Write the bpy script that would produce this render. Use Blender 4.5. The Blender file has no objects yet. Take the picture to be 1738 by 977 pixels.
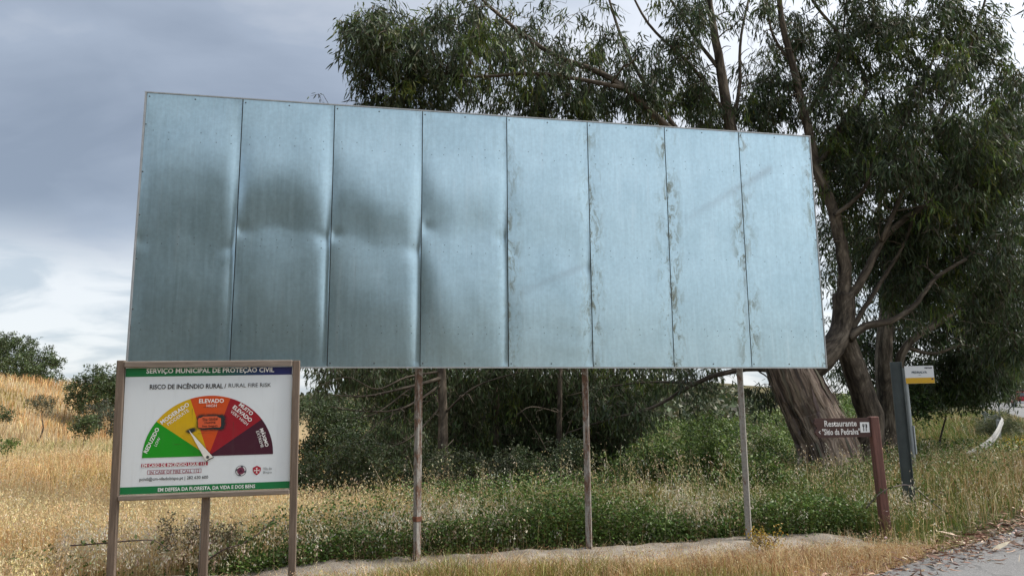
import bpy, math, random
import numpy as np
from mathutils import Vector, Matrix

# ------------------------------------------------------------------ camera
SC = bpy.context.scene
COL = SC.collection
FPX = 1255.0                                  # focal length in pixels of a 1738 wide frame
PITCH, ROLL = math.radians(8.91), math.radians(-0.5)
EYE = np.array([0.0, 0.0, 1.6])
_c, _s = math.cos(PITCH), math.sin(PITCH)
_R0, FWD, _U0 = np.array([1., 0, 0]), np.array([0, _c, _s]), np.array([0, -_s, _c])
RIGHT = math.cos(ROLL) * _R0 + math.sin(ROLL) * _U0
UP = -math.sin(ROLL) * _R0 + math.cos(ROLL) * _U0
cam = bpy.data.cameras.new('camera')
cam.sensor_width = 36.0
cam.lens = 36.0 * FPX / 1738.0
cam.clip_start, cam.clip_end = 0.05, 5000
camo = bpy.data.objects.new('camera', cam)
COL.objects.link(camo)
M = Matrix.Identity(4)
for i in range(3):
    M[i][0], M[i][1], M[i][2], M[i][3] = RIGHT[i], UP[i], -FWD[i], EYE[i]
camo.matrix_world = M
SC.camera = camo

# ------------------------------------------------------------------ sky, sun, exposure
SUN_DIR = Vector((0.84, 0.04, 0.95)).normalized()       # towards the sun, veiled by cloud
SUN_EL = math.asin(SUN_DIR.z)
SUN_AZ = math.atan2(SUN_DIR.x, SUN_DIR.y)
SC.view_settings.view_transform = 'Standard'
SC.view_settings.look = 'None'
SC.view_settings.exposure = 1.78
SC.view_settings.gamma = 1.0
SC.view_settings.use_curve_mapping = False
SC.render.engine = 'CYCLES'
SC.cycles.max_bounces = 6
SC.cycles.diffuse_bounces = 3
SC.cycles.glossy_bounces = 3
SC.cycles.transmission_bounces = 3
SC.cycles.transparent_max_bounces = 4
SC.cycles.use_denoising = True


def build_world():
    w = bpy.data.worlds.new('World')
    SC.world = w
    w.use_nodes = True
    nt = w.node_tree
    nt.nodes.clear()
    N, L = nt.nodes.new, nt.links.new

    def math_(op, a, b=None, c=None, clamp=False):
        n = N('ShaderNodeMath'); n.operation = op; n.use_clamp = clamp
        for i, v in enumerate((a, b, c)):
            if v is None: continue
            if isinstance(v, (int, float)): n.inputs[i].default_value = v
            else: L(v, n.inputs[i])
        return n.outputs[0]

    def mixc(f, a, b):
        n = N('ShaderNodeMix'); n.data_type = 'RGBA'
        if isinstance(f, (int, float)): n.inputs[0].default_value = f
        else: L(f, n.inputs[0])
        for i, v in ((6, a), (7, b)):
            if isinstance(v, tuple): n.inputs[i].default_value = (*v, 1)
            else: L(v, n.inputs[i])
        return n.outputs[2]

    def mapr(v, a, b, c=0., d=1.):
        n = N('ShaderNodeMapRange'); n.interpolation_type = 'SMOOTHSTEP'
        L(v, n.inputs[0])
        for i, x in enumerate((a, b, c, d)): n.inputs[i + 1].default_value = x
        return n.outputs[0]
    tc = N('ShaderNodeTexCoord')
    sep = N('ShaderNodeSeparateXYZ'); L(tc.outputs['Generated'], sep.inputs[0])
    zz = math_('MAXIMUM', sep.outputs[2], 0.0)
    den = math_('ADD', zz, 0.22)
    comb = N('ShaderNodeCombineXYZ')
    L(math_('DIVIDE', sep.outputs[0], den), comb.inputs[0])
    L(math_('DIVIDE', sep.outputs[1], den), comb.inputs[1])
    mp = N('ShaderNodeMapping'); L(comb.outputs[0], mp.inputs[0])
    mp.inputs['Location'].default_value = (3.1, 1.7, 0)
    mp.inputs['Scale'].default_value = (0.9, 1.15, 1)
    n1 = N('ShaderNodeTexNoise'); L(mp.outputs[0], n1.inputs[0])
    n1.inputs['Scale'].default_value = 1.0; n1.inputs['Detail'].default_value = 7; n1.inputs['Roughness'].default_value = 0.5
    n1.inputs['Distortion'].default_value = 0.5
    n2 = N('ShaderNodeTexNoise'); L(mp.outputs[0], n2.inputs[0])
    n2.inputs['Scale'].default_value = 3.1; n2.inputs['Detail'].default_value = 6; n2.inputs['Distortion'].default_value = 0.4
    val = math_('ADD', math_('ADD', math_('MULTIPLY', n1.outputs[0], 0.58), math_('MULTIPLY', n2.outputs[0], 0.28)), math_('MULTIPLY_ADD', sep.outputs[0], 0.29, 0.19))
    ramp = N('ShaderNodeValToRGB')
    L(val, ramp.inputs[0])
    cr = ramp.color_ramp
    cr.elements[0].position = 0.34; cr.elements[0].color = (0.265, 0.315, 0.395, 1)
    cr.elements[1].position = 0.66; cr.elements[1].color = (0.74, 0.77, 0.82, 1)
    e = cr.elements.new(0.50); e.color = (0.385, 0.445, 0.54, 1)
    # light rim of sky under the edge of the cloud deck
    edge = math_('ADD', zz, math_('MULTIPLY', math_('SUBTRACT', n2.outputs[0], 0.5), 0.10))
    low = mapr(edge, 0.235, 0.145)
    lowc = mixc(mapr(n2.outputs[0], 0.36, 0.62), (0.55, 0.62, 0.69), (0.84, 0.87, 0.90))
    deck = mixc(low, ramp.outputs[0], lowc)
    # brighter cloud around the veiled sun
    vm = N('ShaderNodeVectorMath'); vm.operation = 'DOT_PRODUCT'
    L(tc.outputs['Generated'], vm.inputs[0]); vm.inputs[1].default_value = SUN_DIR
    glow = mapr(vm.outputs['Value'], 0.15, 1.0)
    gm = N('ShaderNodeVectorMath'); gm.operation = 'SCALE'
    L(deck, gm.inputs[0]); L(math_('ADD', math_('MULTIPLY', glow, 0.62), 0.92), gm.inputs['Scale'])
    sky = N('ShaderNodeTexSky'); sky.sky_type = 'NISHITA'; sky.sun_disc = False
    sky.sun_elevation = SUN_EL; sky.sun_rotation = SUN_AZ
    bg1 = N('ShaderNodeBackground'); L(sky.outputs[0], bg1.inputs[0]); bg1.inputs[1].default_value = 0.05
    bg2 = N('ShaderNodeBackground'); L(gm.outputs[0], bg2.inputs[0]); bg2.inputs[1].default_value = 0.343
    mix = N('ShaderNodeMixShader'); mix.inputs[0].default_value = 0.86
    L(bg1.outputs[0], mix.inputs[1]); L(bg2.outputs[0], mix.inputs[2])
    out = N('ShaderNodeOutputWorld'); L(mix.outputs[0], out.inputs[0])
    w.cycles.sampling_method = 'MANUAL'
    w.cycles.sample_map_resolution = 512


build_world()
sun = bpy.data.lights.new('sun', 'SUN')
sun.energy = 1.5
sun.angle = math.radians(20)
sun.color = (1.0, 0.93, 0.83)
suno = bpy.data.objects.new('sun', sun)
COL.objects.link(suno)
suno.rotation_euler = SUN_DIR.to_track_quat('Z', 'Y').to_euler()

# ------------------------------------------------------------------ helpers
rng = np.random.default_rng(7)
random.seed(7)


def at(px, py, Y):
    """world point seen at photo pixel (px, py) at forward distance Y"""
    d = FWD + RIGHT * (px - 869.0) / FPX - UP * (py - 488.5) / FPX
    return EYE + d * (Y / d[1])


def S(t):
    t = np.clip(t, 0, 1)
    return t * t * (3 - 2 * t)


def nrm(v):
    return v / np.maximum(np.linalg.norm(v, axis=-1, keepdims=True), 1e-9)


def mesh_np(name, V, F, tint=None, attrs=None, smooth=False):
    """V (n,3); F list of int arrays (m,k)"""
    if not isinstance(F, (list, tuple)): F = [F]
    F = [f for f in F if len(f)]
    me = bpy.data.meshes.new(name)
    V = np.asarray(V, np.float32)
    me.vertices.add(len(V)); me.vertices.foreach_set('co', V.ravel())
    loops = np.concatenate([f.ravel() for f in F]).astype(np.int32)
    tot = np.concatenate([np.full(len(f), f.shape[1]) for f in F]).astype(np.int32)
    start = np.concatenate([[0], np.cumsum(tot)[:-1]]).astype(np.int32)
    me.loops.add(len(loops)); me.loops.foreach_set('vertex_index', loops)
    me.polygons.add(len(tot))
    me.polygons.foreach_set('loop_start', start)
    me.polygons.foreach_set('loop_total', tot)
    me.polygons.foreach_set('use_smooth', np.full(len(tot), bool(smooth)))
    if tint is not None:
        a = me.attributes.new('tint', 'FLOAT_COLOR', 'POINT')
        t = np.ones((len(V), 4), np.float32); t[:, :3] = tint
        a.data.foreach_set('color', t.ravel())
    for k, arr in (attrs or {}).items():
        a = me.attributes.new(k, 'FLOAT_VECTOR', 'POINT')
        a.data.foreach_set('vector', np.asarray(arr, np.float32).ravel())
    me.update(calc_edges=True)
    return me


class Soup:
    """collects pieces of geometry into one mesh"""
    def __init__(s): s.V, s.F3, s.F4, s.T, s.A, s.n = [], [], [], [], [], 0

    def add(s, V, F3=None, F4=None, tint=None, a=None):
        V = np.asarray(V, float).reshape(-1, 3)
        s.V.append(V)
        if F3 is not None and len(F3): s.F3.append(np.asarray(F3, int).reshape(-1, 3) + s.n)
        if F4 is not None and len(F4): s.F4.append(np.asarray(F4, int).reshape(-1, 4) + s.n)
        t = np.ones((len(V), 3)) if tint is None else np.broadcast_to(np.asarray(tint, float), (len(V), 3))
        s.T.append(t)
        s.A.append(np.zeros((len(V), 3)) if a is None else a)
        s.n += len(V)

    def mesh(s, name, smooth=False):
        F = []
        if s.F3: F.append(np.concatenate(s.F3))
        if s.F4: F.append(np.concatenate(s.F4))
        return mesh_np(name, np.concatenate(s.V), F, np.concatenate(s.T), {'bk': np.concatenate(s.A)}, smooth)


BOXF = np.array([[0, 3, 2, 1], [4, 5, 6, 7], [0, 1, 5, 4], [1, 2, 6, 5], [2, 3, 7, 6], [3, 0, 4, 7]])


def boxv(x0, x1, y0, y1, z0, z1):
    return np.array([[x0, y0, z0], [x1, y0, z0], [x1, y1, z0], [x0, y1, z0], [x0, y0, z1], [x1, y0, z1], [x1, y1, z1], [x0, y1, z1]], float)


def tube_arr(P, r, sides=8, cap=True, bump=0.0):
    P = np.asarray(P, float); n = len(P)
    r = np.broadcast_to(np.asarray(r, float), (n,))
    T = nrm(np.gradient(P, axis=0))
    ref = np.array([0.13, 1.0, 0.21]) if abs(T[0][1]) < 0.8 else np.array([1., .1, .2])
    B = nrm(np.cross(T, ref)); C = np.cross(T, B)
    a = np.arange(sides) / sides * 2 * np.pi
    rr = r[:, None] * (1 + (bump * rng.normal(size=(n, sides)) if bump else 0))
    V = P[:, None] + rr[..., None] * (np.cos(a)[None, :, None] * B[:, None] + np.sin(a)[None, :, None] * C[:, None])
    ln = np.concatenate([[0], np.cumsum(np.linalg.norm(np.diff(P, axis=0), axis=1))])
    A = np.zeros((n, sides, 3)); A[..., 0] = np.cos(a) * r[:, None]; A[..., 1] = np.sin(a) * r[:, None]; A[..., 2] = ln[:, None]
    i = np.arange(n - 1)[:, None] * sides; j = np.arange(sides)[None]; k = (j + 1) % sides
    F4 = np.stack([i + j, i + k, i + sides + k, i + sides + j], -1).reshape(-1, 4)
    V = V.reshape(-1, 3); A = A.reshape(-1, 3); F3 = np.zeros((0, 3), int)
    if cap:
        V = np.concatenate([V, P[:1], P[-1:]]); A = np.concatenate([A, A[:1], A[-1:]])
        b0, b1 = n * sides, n * sides + 1
        jj = np.arange(sides); kk = (jj + 1) % sides
        F3 = np.concatenate([np.stack([kk, jj, np.full(sides, b0)], 1),
                             np.stack([(n - 1) * sides + jj, (n - 1) * sides + kk, np.full(sides, b1)], 1)])
    return V, F3, F4, A


def obj(name, me, mat=None, parent=None, loc=None, label=None, cat=None, group=None, kind=None):
    o = bpy.data.objects.new(name, me)
    COL.objects.link(o)
    if mat is not None and me is not None and not len(me.materials): me.materials.append(mat)
    if parent is not None: o.parent = parent
    if loc is not None: o.location = loc
    if label: o['label'] = label
    if cat: o['category'] = cat
    if group: o['group'] = group
    if kind: o['kind'] = kind
    return o


def empty(name, loc, label, cat, group=None, rot=None):
    o = obj(name, None, loc=loc, label=label, cat=cat, group=group)
    o.empty_display_size = 0.2
    if rot is not None: o.rotation_euler = rot
    return o


def bevel(o, w=0.004, seg=2):
    m = o.modifiers.new('bevel', 'BEVEL'); m.width = w; m.segments = seg; m.limit_method = 'ANGLE'
    return o


# ------------------------------------------------------------------ materials
def mat_new(name):
    m = bpy.data.materials.new(name); m.use_nodes = True
    nt = m.node_tree
    p = nt.nodes['Principled BSDF']
    return m, nt, p, nt.nodes.new, nt.links.new


def noise(nt, vec, scale, detail=4, rough=0.55, dist=0.0, mapscale=None):
    n = nt.nodes.new('ShaderNodeTexNoise')
    if vec is not None:
        if mapscale is not None:
            mp = nt.nodes.new('ShaderNodeMapping'); nt.links.new(vec, mp.inputs[0]); mp.inputs['Scale'].default_value = mapscale
            vec = mp.outputs[0]
        nt.links.new(vec, n.inputs[0])
    n.inputs['Scale'].default_value = scale; n.inputs['Detail'].default_value = detail
    n.inputs['Roughness'].default_value = rough; n.inputs['Distortion'].default_value = dist
    return n.outputs[0]


def ramp(nt, fac, *stops):
    r = nt.nodes.new('ShaderNodeValToRGB'); nt.links.new(fac, r.inputs[0])
    el = r.color_ramp.elements
    while len(el) < len(stops): el.new(0.5)
    for e, (p, c) in zip(el, stops):
        e.position = p; e.color = (*c, 1) if not isinstance(c, (int, float)) else (c, c, c, 1)
    return r.outputs[0]


def mixn(nt, f, a, b, blend='MIX'):
    n = nt.nodes.new('ShaderNodeMix'); n.data_type = 'RGBA'; n.blend_type = blend
    if isinstance(f, (int, float)): n.inputs[0].default_value = f
    else: nt.links.new(f, n.inputs[0])
    for i, v in ((6, a), (7, b)):
        if isinstance(v, tuple): n.inputs[i].default_value = (*v, 1)
        else: nt.links.new(v, n.inputs[i])
    return n.outputs[2]


def bump(nt, p, h, strength=0.3, dist=0.01):
    b = nt.nodes.new('ShaderNodeBump'); b.inputs['Strength'].default_value = strength; b.inputs['Distance'].default_value = dist
    nt.links.new(h, b.inputs['Height']); nt.links.new(b.outputs[0], p.inputs['Normal'])


def coord(nt, kind='Object'):
    return nt.nodes.new('ShaderNodeTexCoord').outputs[kind]


def attr(nt, name, out=0):
    a = nt.nodes.new('ShaderNodeAttribute'); a.attribute_name = name
    return a.outputs[out]


def plain(name, c, rough=0.6, metal=0.0, var=0.12, scale=6, bstr=0.0, spec=0.5):
    m, nt, p, N, L = mat_new(name)
    n = noise(nt, coord(nt), scale, 5)
    lo = tuple(max(0, x * (1 - var)) for x in c); hi = tuple(min(1, x * (1 + var)) for x in c)
    L(ramp(nt, n, (0.3, lo), (0.7, hi)), p.inputs['Base Color'])
    p.inputs['Roughness'].default_value = rough; p.inputs['Metallic'].default_value = metal
    p.inputs['Specular IOR Level'].default_value = spec
    if bstr: bump(nt, p, noise(nt, coord(nt), scale * 6, 4), bstr)
    return m


def leafmat(name, rough=0.5, trans=0.25, spec=0.4):
    m, nt, p, N, L = mat_new(name)
    t = attr(nt, 'tint')
    n = noise(nt, coord(nt, 'Object'), 3.0, 2)
    c = mixn(nt, 1.0, t, ramp(nt, n, (0.3, (0.8, 0.8, 0.8)), (0.7, (1.15, 1.15, 1.1))), 'MULTIPLY')
    L(c, p.inputs['Base Color'])
    p.inputs['Roughness'].default_value = rough
    p.inputs['Specular IOR Level'].default_value = spec
    if trans:
        tr = N('ShaderNodeBsdfTranslucent'); L(c, tr.inputs[0])
        mx = N('ShaderNodeMixShader'); mx.inputs[0].default_value = trans
        L(p.outputs[0], mx.inputs[1]); L(tr.outputs[0], mx.inputs[2])
        L(mx.outputs[0], nt.nodes['Material Output'].inputs[0])
    return m


M_LEAF = leafmat('eucalyptus_leaf', 0.5, 0.34, 0.3)
M_BUSH = leafmat('bush_leaf', 0.5, 0.25, 0.4)
M_GRASS = leafmat('straw', 0.6, 0.3, 0.3)
M_LITTER = leafmat('fallen_leaf', 0.65, 0.0, 0.3)


def barkmat(name, cols, rel=0.5, freq=18.0):
    m, nt, p, N, L = mat_new(name)
    v = attr(nt, 'bk', 1)
    big = noise(nt, v, 3.0, 6, 0.65, 1.6, (1, 1, 0.35))
    st = noise(nt, v, freq, 6, 0.65, 0.8, (1, 1, 0.07))
    c1 = ramp(nt, big, (0.36, cols[0]), (0.5, cols[1]), (0.62, cols[2]))
    md = noise(nt, v, 9, 6, 0.7, 1.0, (1, 1, 0.45))
    c1 = mixn(nt, 0.7, c1, ramp(nt, md, (0.35, (0.5, 0.48, 0.47)), (0.55, (1., 1., 1.)), (0.66, (1.3, 1.25, 1.2))), 'MULTIPLY')
    c = mixn(nt, 0.75, c1, ramp(nt, st, (0.36, (0.22, 0.20, 0.19)), (0.50, (0.85, 0.82, 0.80)), (0.66, (1.25, 1.20, 1.16))), 'MULTIPLY')
    L(c, p.inputs['Base Color'])
    p.inputs['Roughness'].default_value = 0.85
    p.inputs['Specular IOR Level'].default_value = 0.2
    bump(nt, p, st, rel, 0.03)
    return m


M_BARK_ROUGH = barkmat('fibrous_bark', ((0.13, 0.095, 0.075), (0.31, 0.24, 0.19), (0.52, 0.43, 0.355)), 1.0, 15)
M_BARK = barkmat('smooth_bark', ((0.050, 0.041, 0.032), (0.12, 0.10, 0.077), (0.24, 0.205, 0.16)), 0.5, 11)
M_BARK_DARK = barkmat('dark_bark', ((0.06, 0.05, 0.04), (0.11, 0.09, 0.07), (0.17, 0.14, 0.11)), 0.4, 14)


def galvanised():
    m, nt, p, N, L = mat_new('galvanised_sheet')
    o = coord(nt)
    oi = N('ShaderNodeObjectInfo')
    of = N('ShaderNodeVectorMath'); of.operation = 'MULTIPLY_ADD'
    L(oi.outputs['Random'], of.inputs[0]); of.inputs[1].default_value = (37., 11., 53.); L(o, of.inputs[2])
    q = of.outputs[0]                                     # every sheet weathers in its own way
    big = noise(nt, q, 1.3, 5, 0.6, 0.3)
    spang = noise(nt, q, 26, 3, 0.6)
    streak = noise(nt, q, 6, 6, 0.7, 0.2, (5.5, 1, 0.28))
    run = noise(nt, q, 5, 6, 0.7, 0.3, (3.4, 1, 0.14))
    blot = noise(nt, q, 3.2, 7, 0.7, 0.8)
    base = ramp(nt, big, (0.3, (0.425, 0.580, 0.650)), (0.7, (0.51, 0.675, 0.745)))
    base = mixn(nt, 0.40, base, ramp(nt, streak, (0.30, (0.78, 0.79, 0.79)), (0.65, (1.06, 1.06, 1.06))), 'MULTIPLY')
    base = mixn(nt, 0.16, base, ramp(nt, spang, (0.3, 0.4), (0.7, 1.2)), 'MULTIPLY')
    base = mixn(nt, 0.22, base, ramp(nt, blot, (0.36, (0.80, 0.82, 0.82)), (0.52, (1., 1., 1.)), (0.70, (1.07, 1.06, 1.05))), 'MULTIPLY')
    # algae and dirt that collects along the lapped edges of the sheets (local x runs 0..1 over a sheet)
    sx = N('ShaderNodeSeparateXYZ'); L(o, sx.inputs[0])
    wr = N('ShaderNodeMath'); wr.operation = 'PINGPONG'; L(sx.outputs[0], wr.inputs[0]); wr.inputs[1].default_value = 0.5
    ed = N('ShaderNodeMapRange'); L(wr.outputs[0], ed.inputs[0]); ed.inputs[1].default_value = 0.20; ed.inputs[2].default_value = 0.02
    big2 = noise(nt, q, 1.1, 2, 0.5)
    dm = N('ShaderNodeMath'); dm.operation = 'MULTIPLY'; L(ed.outputs[0], dm.inputs[0])
    L(ramp(nt, noise(nt, q, 9, 8, 0.78, 0.7, (1.3, 1, 0.55)), (0.50, 0.0), (0.585, 1.0)), dm.inputs[1])
    dm1 = N('ShaderNodeMath'); dm1.operation = 'MULTIPLY'; L(dm.outputs[0], dm1.inputs[0]); L(ramp(nt, big2, (0.40, 0.15), (0.56, 1.0)), dm1.inputs[1])
    dm2 = N('ShaderNodeMath'); dm2.operation = 'MULTIPLY'; L(dm1.outputs[0], dm2.inputs[0])
    L(attr(nt, 'bk', 2), dm2.inputs[1])
    base = mixn(nt, dm2.outputs[0], base, (0.17, 0.19, 0.15))
    # thin dark drips
    drip = noise(nt, q, 8, 7, 0.75, 0.15, (6.0, 1, 0.22))
    base = mixn(nt, ramp(nt, drip, (0.62, 0.0), (0.70, 0.45)), base, (0.22, 0.26, 0.27))
    base = mixn(nt, attr(nt, 'scuff', 2), base, (0.25, 0.28, 0.30))
    # pale oxide specks and runs
    base = mixn(nt, ramp(nt, noise(nt, q, 38, 4, 0.8, 0.0, (1, 1, .8)), (0.63, 0.0), (0.72, 0.6)), base, (0.66, 0.76, 0.80))
    base = mixn(nt, ramp(nt, run, (0.58, 0.0), (0.72, 0.40)), base, (0.62, 0.73, 0.78))
    L(base, p.inputs['Base Color'])
    mt = N('ShaderNodeMath'); mt.operation = 'MULTIPLY_ADD'
    L(dm2.outputs[0], mt.inputs[0]); mt.inputs[1].default_value = -0.6; mt.inputs[2].default_value = 0.88
    L(mt.outputs[0], p.inputs['Metallic'])
    L(ramp(nt, streak, (0.3, 0.275), (0.7, 0.305)), p.inputs['Roughness'])
    bump(nt, p, noise(nt, q, 1.6, 1, 0.4, 0.2, (1.0, 1, 0.7)), 0.10, 0.03)
    return m


M_GALV = galvanised()
M_ZINC = plain('zinc_edge', (0.36, 0.38, 0.39), 0.55, 0.5, 0.15, 8)
M_DARKMETAL = plain('dark_steel', (0.09, 0.095, 0.10), 0.5, 0.6, 0.2, 10)
M_SCREW = plain('screw_head', (0.10, 0.11, 0.12), 0.45, 0.7, 0.2, 20)


def rusty_post(lo=.48, hi=.57):
    m, nt, p, N, L = mat_new('rusty_painted_post')
    o = coord(nt)
    r = noise(nt, o, 7, 6, 0.7, 1.2, (1.6, 1.6, 0.45))
    r2 = noise(nt, o, 30, 5, 0.7)
    rust = ramp(nt, r2, (0.3, (0.055, 0.032, 0.022)), (0.55, (0.15, 0.085, 0.055)), (0.75, (0.28, 0.185, 0.125)))
    paint = ramp(nt, r2, (0.3, (0.21, 0.20, 0.18)), (0.7, (0.36, 0.345, 0.315)))
    L(mixn(nt, ramp(nt, r, (lo, 0.0), (hi, 1.0)), paint, rust), p.inputs['Base Color'])
    p.inputs['Roughness'].default_value = 0.8
    bump(nt, p, r2, 0.4, 0.004)
    return m


M_RUST = rusty_post(.45, .55)
M_RUST_LESS = rusty_post(.54, .62)
M_RUSTCOLLAR = plain('rust_collar', (0.14, 0.055, 0.03), 0.85, 0, 0.4, 30, 0.4)


def woodmat(name, a, b, axis=2, sc=9, painted=0.0):
    m, nt, p, N, L = mat_new(name)
    o = coord(nt)
    ms = [1.0, 1.0, 1.0]; ms[axis] = 0.07
    g = noise(nt, o, sc * 5, 6, 0.7, 0.6, tuple(ms))
    l = noise(nt, o, 2.0, 3)
    c = ramp(nt, g, (0.3, a), (0.7, b))
    L(mixn(nt, 0.5, c, ramp(nt, l, (0.3, 0.7), (0.7, 1.15)), 'MULTIPLY'), p.inputs['Base Color'])
    p.inputs['Roughness'].default_value = 0.8
    bump(nt, p, g, 0.35, 0.006)
    return m


M_WOOD_V = woodmat('weathered_wood_upright', (0.095, 0.070, 0.052), (0.21, 0.16, 0.125), 2)
M_WOOD_H = woodmat('weathered_wood_rail', (0.13, 0.105, 0.085), (0.30, 0.25, 0.21), 0)
M_WOODRED = woodmat('red_brown_stained_wood', (0.085, 0.036, 0.028), (0.18, 0.080, 0.062), 2)
M_PLANK = woodmat('dark_brown_plank', (0.050, 0.024, 0.020), (0.095, 0.050, 0.042), 0)


def printmat(name, c, rough=0.45, dirt=0.12):
    m, nt, p, N, L = mat_new(name)
    o = coord(nt)
    d = noise(nt, o, 5, 6, 0.65, 0.5)
    run = noise(nt, o, 9, 5, 0.65, 0.3, (2.2, 1, 0.22))
    c1 = mixn(nt, ramp(nt, d, (0.52, 0.0), (0.75, dirt * 2)), tuple(c), tuple(x * 0.55 + 0.05 for x in c))
    L(mixn(nt, ramp(nt, run, (0.55, 0.0), (0.72, dirt * 2.6)), c1, tuple(x * 0.6 + 0.04 for x in c)), p.inputs['Base Color'])
    p.inputs['Roughness'].default_value = rough
    return m


def ground_mat():
    m, nt, p, N, L = mat_new('earth_and_thatch')
    o = coord(nt)
    n1 = noise(nt, o, 0.35, 6, 0.6, 0.4); n2 = noise(nt, o, 9, 6, 0.7)
    straw = ramp(nt, n2, (0.3, (0.16, 0.115, 0.065)), (0.7, (0.40, 0.31, 0.18)))
    green = ramp(nt, n2, (0.3, (0.018, 0.024, 0.010)), (0.7, (0.06, 0.07, 0.028)))
    t = attr(nt, 'tint')
    sp = N('ShaderNodeSeparateColor'); L(t, sp.inputs[0])
    c = mixn(nt, sp.outputs[1], straw, green)
    c = mixn(nt, mixn(nt, sp.outputs[2], (0., 0., 0.), ramp(nt, n1, (0.42, 0.0), (0.58, 0.6))), c, (0.22, 0.16, 0.085))
    L(c, p.inputs['Base Color']); p.inputs['Roughness'].default_value = 0.95
    p.inputs['Specular IOR Level'].default_value = 0.1
    bump(nt, p, n2, 0.6, 0.05)
    return m


def asphalt_mat():
    m, nt, p, N, L = mat_new('worn_asphalt')
    o = coord(nt)
    n1 = noise(nt, o, 1.1, 5, 0.6); n2 = noise(nt, o, 90, 3, 0.7)
    c = ramp(nt, n2, (0.3, (0.10, 0.10, 0.103)), (0.55, (0.19, 0.19, 0.19)), (0.75, (0.34, 0.33, 0.32)))
    L(mixn(nt, 0.6, c, ramp(nt, n1, (0.3, 0.75), (0.7, 1.15)), 'MULTIPLY'), p.inputs['Base Color'])
    vo = N('ShaderNodeTexVoronoi'); vo.feature = 'DISTANCE_TO_EDGE'; vo.inputs['Scale'].default_value = 0.7
    wv = N('ShaderNodeVectorMath'); wv.operation = 'MULTIPLY_ADD'; L(n1, wv.inputs[0]); wv.inputs[1].default_value = (.8, .8, 0); L(o, wv.inputs[2]); L(wv.outputs[0], vo.inputs['Vector'])
    ck = p.inputs['Base Color'].links[0].from_socket
    L(mixn(nt, ramp(nt, vo.outputs['Distance'], (0.003, 0.40), (0.010, 0.0)), ck, (0.05, 0.05, 0.05)), p.inputs['Base Color'])
    p.inputs['Roughness'].default_value = 0.9
    bump(nt, p, n2, 0.5, 0.006)
    return m


def dirt_mat():
    m, nt, p, N, L = mat_new('pale_sandy_dirt')
    o = coord(nt)
    n1 = noise(nt, o, 3, 6, 0.65, 0.3); n2 = noise(nt, o, 55, 5, 0.7)
    c = ramp(nt, n1, (0.32, (0.20, 0.165, 0.13)), (0.5, (0.33, 0.285, 0.235)), (0.68, (0.46, 0.41, 0.35)))
    L(mixn(nt, 0.6, c, ramp(nt, n2, (0.3, 0.62), (0.65, 1.15)), 'MULTIPLY'), p.inputs['Base Color'])
    p.inputs['Roughness'].default_value = 0.95
    bump(nt, p, n2, 0.9, 0.03)
    return m


# ------------------------------------------------------------------ terrain
YAW = math.radians(11.13)
BD = np.array([math.cos(YAW), math.sin(YAW), 0])         # along the billboard
BN = np.array([math.sin(YAW), -math.cos(YAW), 0])        # towards the viewer
BO = np.array([-3.972, 7.654, 2.018])                    # its lower left corner
EDGE = np.array([(-60, -44), (-25, -15.5), (-8, -2.0), (-2, 2.7), (3.41, 7.17), (6.45, 9.72), (11, 14.2), (16.5, 21), (22.5, 30),
                 (29, 41.5), (36.5, 55.5), (44.5, 70.5), (56, 92), (70, 118), (95, 165)], float)
_seg = []
for k in range(len(EDGE) - 1):        # rounded polyline
    _seg.append(EDGE[k])
_t = np.arange(len(EDGE))
_tt = np.linspace(0, len(EDGE) - 1, 400)


def _catmull(P, tt):
    out = []
    n = len(P)
    for t in tt:
        i = min(int(t), n - 2); f = t - i
        p0, p1, p2, p3 = P[max(i - 1, 0)], P[i], P[i + 1], P[min(i + 2, n - 1)]
        out.append(0.5 * ((2 * p1) + (-p0 + p2) * f + (2 * p0 - 5 * p1 + 4 * p2 - p3) * f * f + (-p0 + 3 * p1 - 3 * p2 + p3) * f ** 3))
    return np.array(out)


EDGEC = _catmull(EDGE, _tt)
ETAN = nrm(np.gradient(EDGEC, axis=0))
ENRM = np.stack([-ETAN[:, 1], ETAN[:, 0]], 1)          # to the left of the road
ROAD_W = 6.2


def road_d(x, y):
    """signed distance from the road's left edge, positive on the verge"""
    x = np.asarray(x, float).ravel(); y = np.asarray(y, float).ravel()
    out = np.empty(len(x))
    for a in range(0, len(x), 20000):
        q = np.stack([x[a:a + 20000], y[a:a + 20000]], 1)
        dd = ((q[:, None] - EDGEC[None]) ** 2).sum(-1)
        k = dd.argmin(1)
        out[a:a + 20000] = ((q - EDGEC[k]) * ENRM[k]).sum(1)
    return out


def road_z(y):
    return 0.0165 * np.maximum(np.asarray(y) - 20, 0) * S((np.asarray(y) - 12) / 30)


def fbm(x, y, s, seed=0):
    r = np.random.default_rng(seed); out = 0
    for k in range(5):
        for _ in range(2):
            a = r.uniform(0, 6.28); f = s * 1.9 ** k * r.uniform(.7, 1.3); ph = r.uniform(0, 6.28)
            out = out + np.sin((x * np.cos(a) + y * np.sin(a)) * f + ph) * 0.5 ** k
    return out * 0.4


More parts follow.
